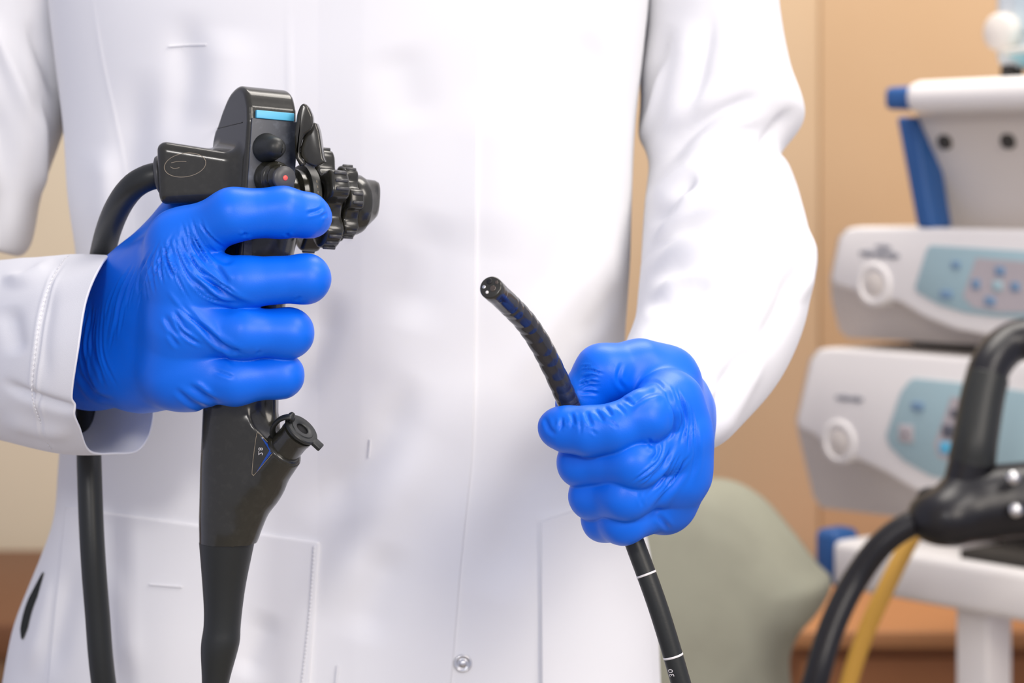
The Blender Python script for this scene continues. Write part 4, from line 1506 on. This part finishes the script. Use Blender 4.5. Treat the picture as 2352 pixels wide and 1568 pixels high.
# yellow hose hanging behind the black tube
hose = mobj('yellow_hose', tube([at(2120, 1190, .80), at(2085, 1250, .79), at(2040, 1340, .78), at(1990, 1450, .78), at(1950, 1568, .78), at(1915, 1720, .78), at(1905, 2000, .79), at(1950, 2400, .82), at(2060, 2700, .88), at(2240, 2780, .98)], 0.0072, 16, 100), mat('yellow_rubber', srgb(205, 156, 62), 0.5))
tag(hose, 'thin ochre yellow hose hanging behind the black looping tube', 'hose')

# ---- padded chair behind the right hand
M['sage'] = mat('sage_upholstery', srgb(150, 150, 134), 0.9, 0.1, vary=(9, srgb(140, 139, 124), 0.45, 0.65))
YH = 0.80
chair = root('chair', 'sage green padded chair behind the right sleeve', 'chair', (at(1560, 1400, YH + .15)[0], YH + .15, 0.0))


def pad(name, outline, y0, y1, rr, tilt=0.0):
    pts = catmull(np.array(outline, float), 60, True)
    rings = []
    c = pts.mean(0)
    for dy, sc_ in ((0.0, .55), (0.004, .80), (0.014, .93), (0.032, 1.0), (y1 - y0 - 0.03, 1.0), (y1 - y0 - 0.008, .94), (y1 - y0, .7)):
        q = c + (pts - c) * sc_
        rings.append(at(q[:, 0], q[:, 1], YH) + np.array([dy * 0.35, dy + 0.0, 0.0]) + np.stack([0 * q[:, 0], (q[:, 1] - 1350) * -0.0001, 0 * q[:, 0]], -1))
    return mobj(name, loft(rings), M['sage'], chair)


pad('backrest', [(1400, 1140), (1540, 1128), (1640, 1132), (1710, 1168), (1775, 1240), (1840, 1325), (1876, 1368), (1845, 1430), (1790, 1490), (1764, 1560), (1752, 1680), (1600, 1740), (1420, 1720), (1340, 1600), (1330, 1300)], YH, YH + 0.09, 0)
xs, xe = at(1330, 1600, YH)[0], at(1790, 1600, YH)[0]
xm = (xs + xe) / 2
mobj('seat', wbox(xm - .20, xm + .20, YH + .10, YH + .52, .44, .52, .03), M['sage'], chair)
mobj('back_support', wbox(xm - .025, xm + .025, YH + .10, YH + .125, .42, .86, .006), M['dark_gap'], chair, 40)
mobj('gas_post', lathe([(.028, .05), (.028, .30), (.018, .31), (.018, .45)], (xm, YH + .31, 0), (0, 0, 1), 24), M['dark_gap'], chair, 40)
for k in range(5):
    a0 = 2 * math.pi * k / 5 + 0.3
    e = np.array([xm + .26 * math.cos(a0), YH + .31 + .26 * math.sin(a0), .06])
    mobj('base_leg', tube([np.array([xm, YH + .31, .085]), (np.array([xm, YH + .31, .085]) + e) / 2 + [0, 0, .004], e], [.02, .018, .014], 12), M['dark_gap'], chair)
    mobj('caster', lathe([(.006, -.012), (.024, -.01), (.027, -.006), (.027, .006), (.024, .01), (.006, .012)], e + [0, 0, -.033], (-math.sin(a0), math.cos(a0), 0), 20), M['dark_gap'], chair, 40)

# ---- wood-toned wardrobe along the back wall, and low cabinets
M['wood'] = mat('orange_tan_wood', srgb(206, 173, 134), 0.6, 0.3, vary=(2.2, srgb(200, 165, 124), 0.35, 0.7))
M['wood2'] = mat('pale_tan_wood', srgb(212, 184, 148), 0.6, 0.3, vary=(2.2, srgb(206, 176, 138), 0.35, 0.7))
M['brown'] = mat('brown_wood', srgb(164, 110, 70), 0.5, 0.3, vary=(6, srgb(150, 98, 62), 0.4, 0.7))
M['brown2'] = mat('tan_brown_wood', srgb(168, 128, 88), 0.5, 0.3)
xj = at(1888, 400, 1.75)[0]
xw0 = at(1392, 400, 1.75)[0]
wd = root('wardrobe', 'tall orange-tan wooden wardrobe against the back wall', 'wardrobe', (xj, 1.85, 0.0))
mobj('carcass', wbox(xw0, 2.2, 1.79, 1.945, 0.0, 2.5, 0.003), M['wood2'], wd, 30)
mobj('door', wbox(xw0 + .002, xj - .0005, 1.768, 1.788, 0.02, 2.48, 0.003), M['wood2'], wd, 30)
mobj('door', wbox(xj, xj + .78, 1.765, 1.788, 0.02, 2.48, 0.003), M['wood'], wd, 30)
mobj('door', wbox(xj + .784, xj + 1.35, 1.765, 1.788, 0.02, 2.48, 0.003), M['wood'], wd, 30)

zc_ = at(0, 1300, 1.745)[2]
M['wood3'] = mat('orange_wood', srgb(192, 136, 90), 0.5, 0.3)
cab = root('low_cabinet', 'low brown wooden cabinet behind the chair and the cart', 'cabinet', (0.95, 1.5, 0.0))
mobj('body', wbox(0.30, 1.75, 1.36, 1.74, 0.0, zc_ - .02, .004), M['brown'], cab, 30)
mobj('top', wbox(0.29, 1.76, 1.345, 1.745, zc_ - .02, zc_, .004), M['wood3'], cab, 30)
for k in range(3):
    mobj('door', wbox(0.31 + k * .48, 0.31 + k * .48 + .47, 1.352, 1.36, .06, zc_ - .03, .002), M['brown'], cab, 30)

zs_ = at(0, 1262, 1.82)[2]
sb = root('sideboard', 'brown wooden sideboard beside the left edge of the coat', 'sideboard', (-0.9, 1.5, 0.0))
mobj('body', wbox(-1.7, -0.20, 1.40, 1.80, 0.0, zs_ - .04, .004), M['brown2'], sb, 30)
mobj('top', wbox(-1.72, -0.18, 1.345, 1.82, zs_ - .04, zs_, .006), mat('dark_brown_wood', srgb(112, 72, 44), 0.5, 0.3), sb, 30)
for k in range(3):
    mobj('door', wbox(-1.69 + k * .495, -1.69 + k * .495 + .485, 1.388, 1.40, .05, zs_ - .08, .003), M['brown2'], sb, 30)
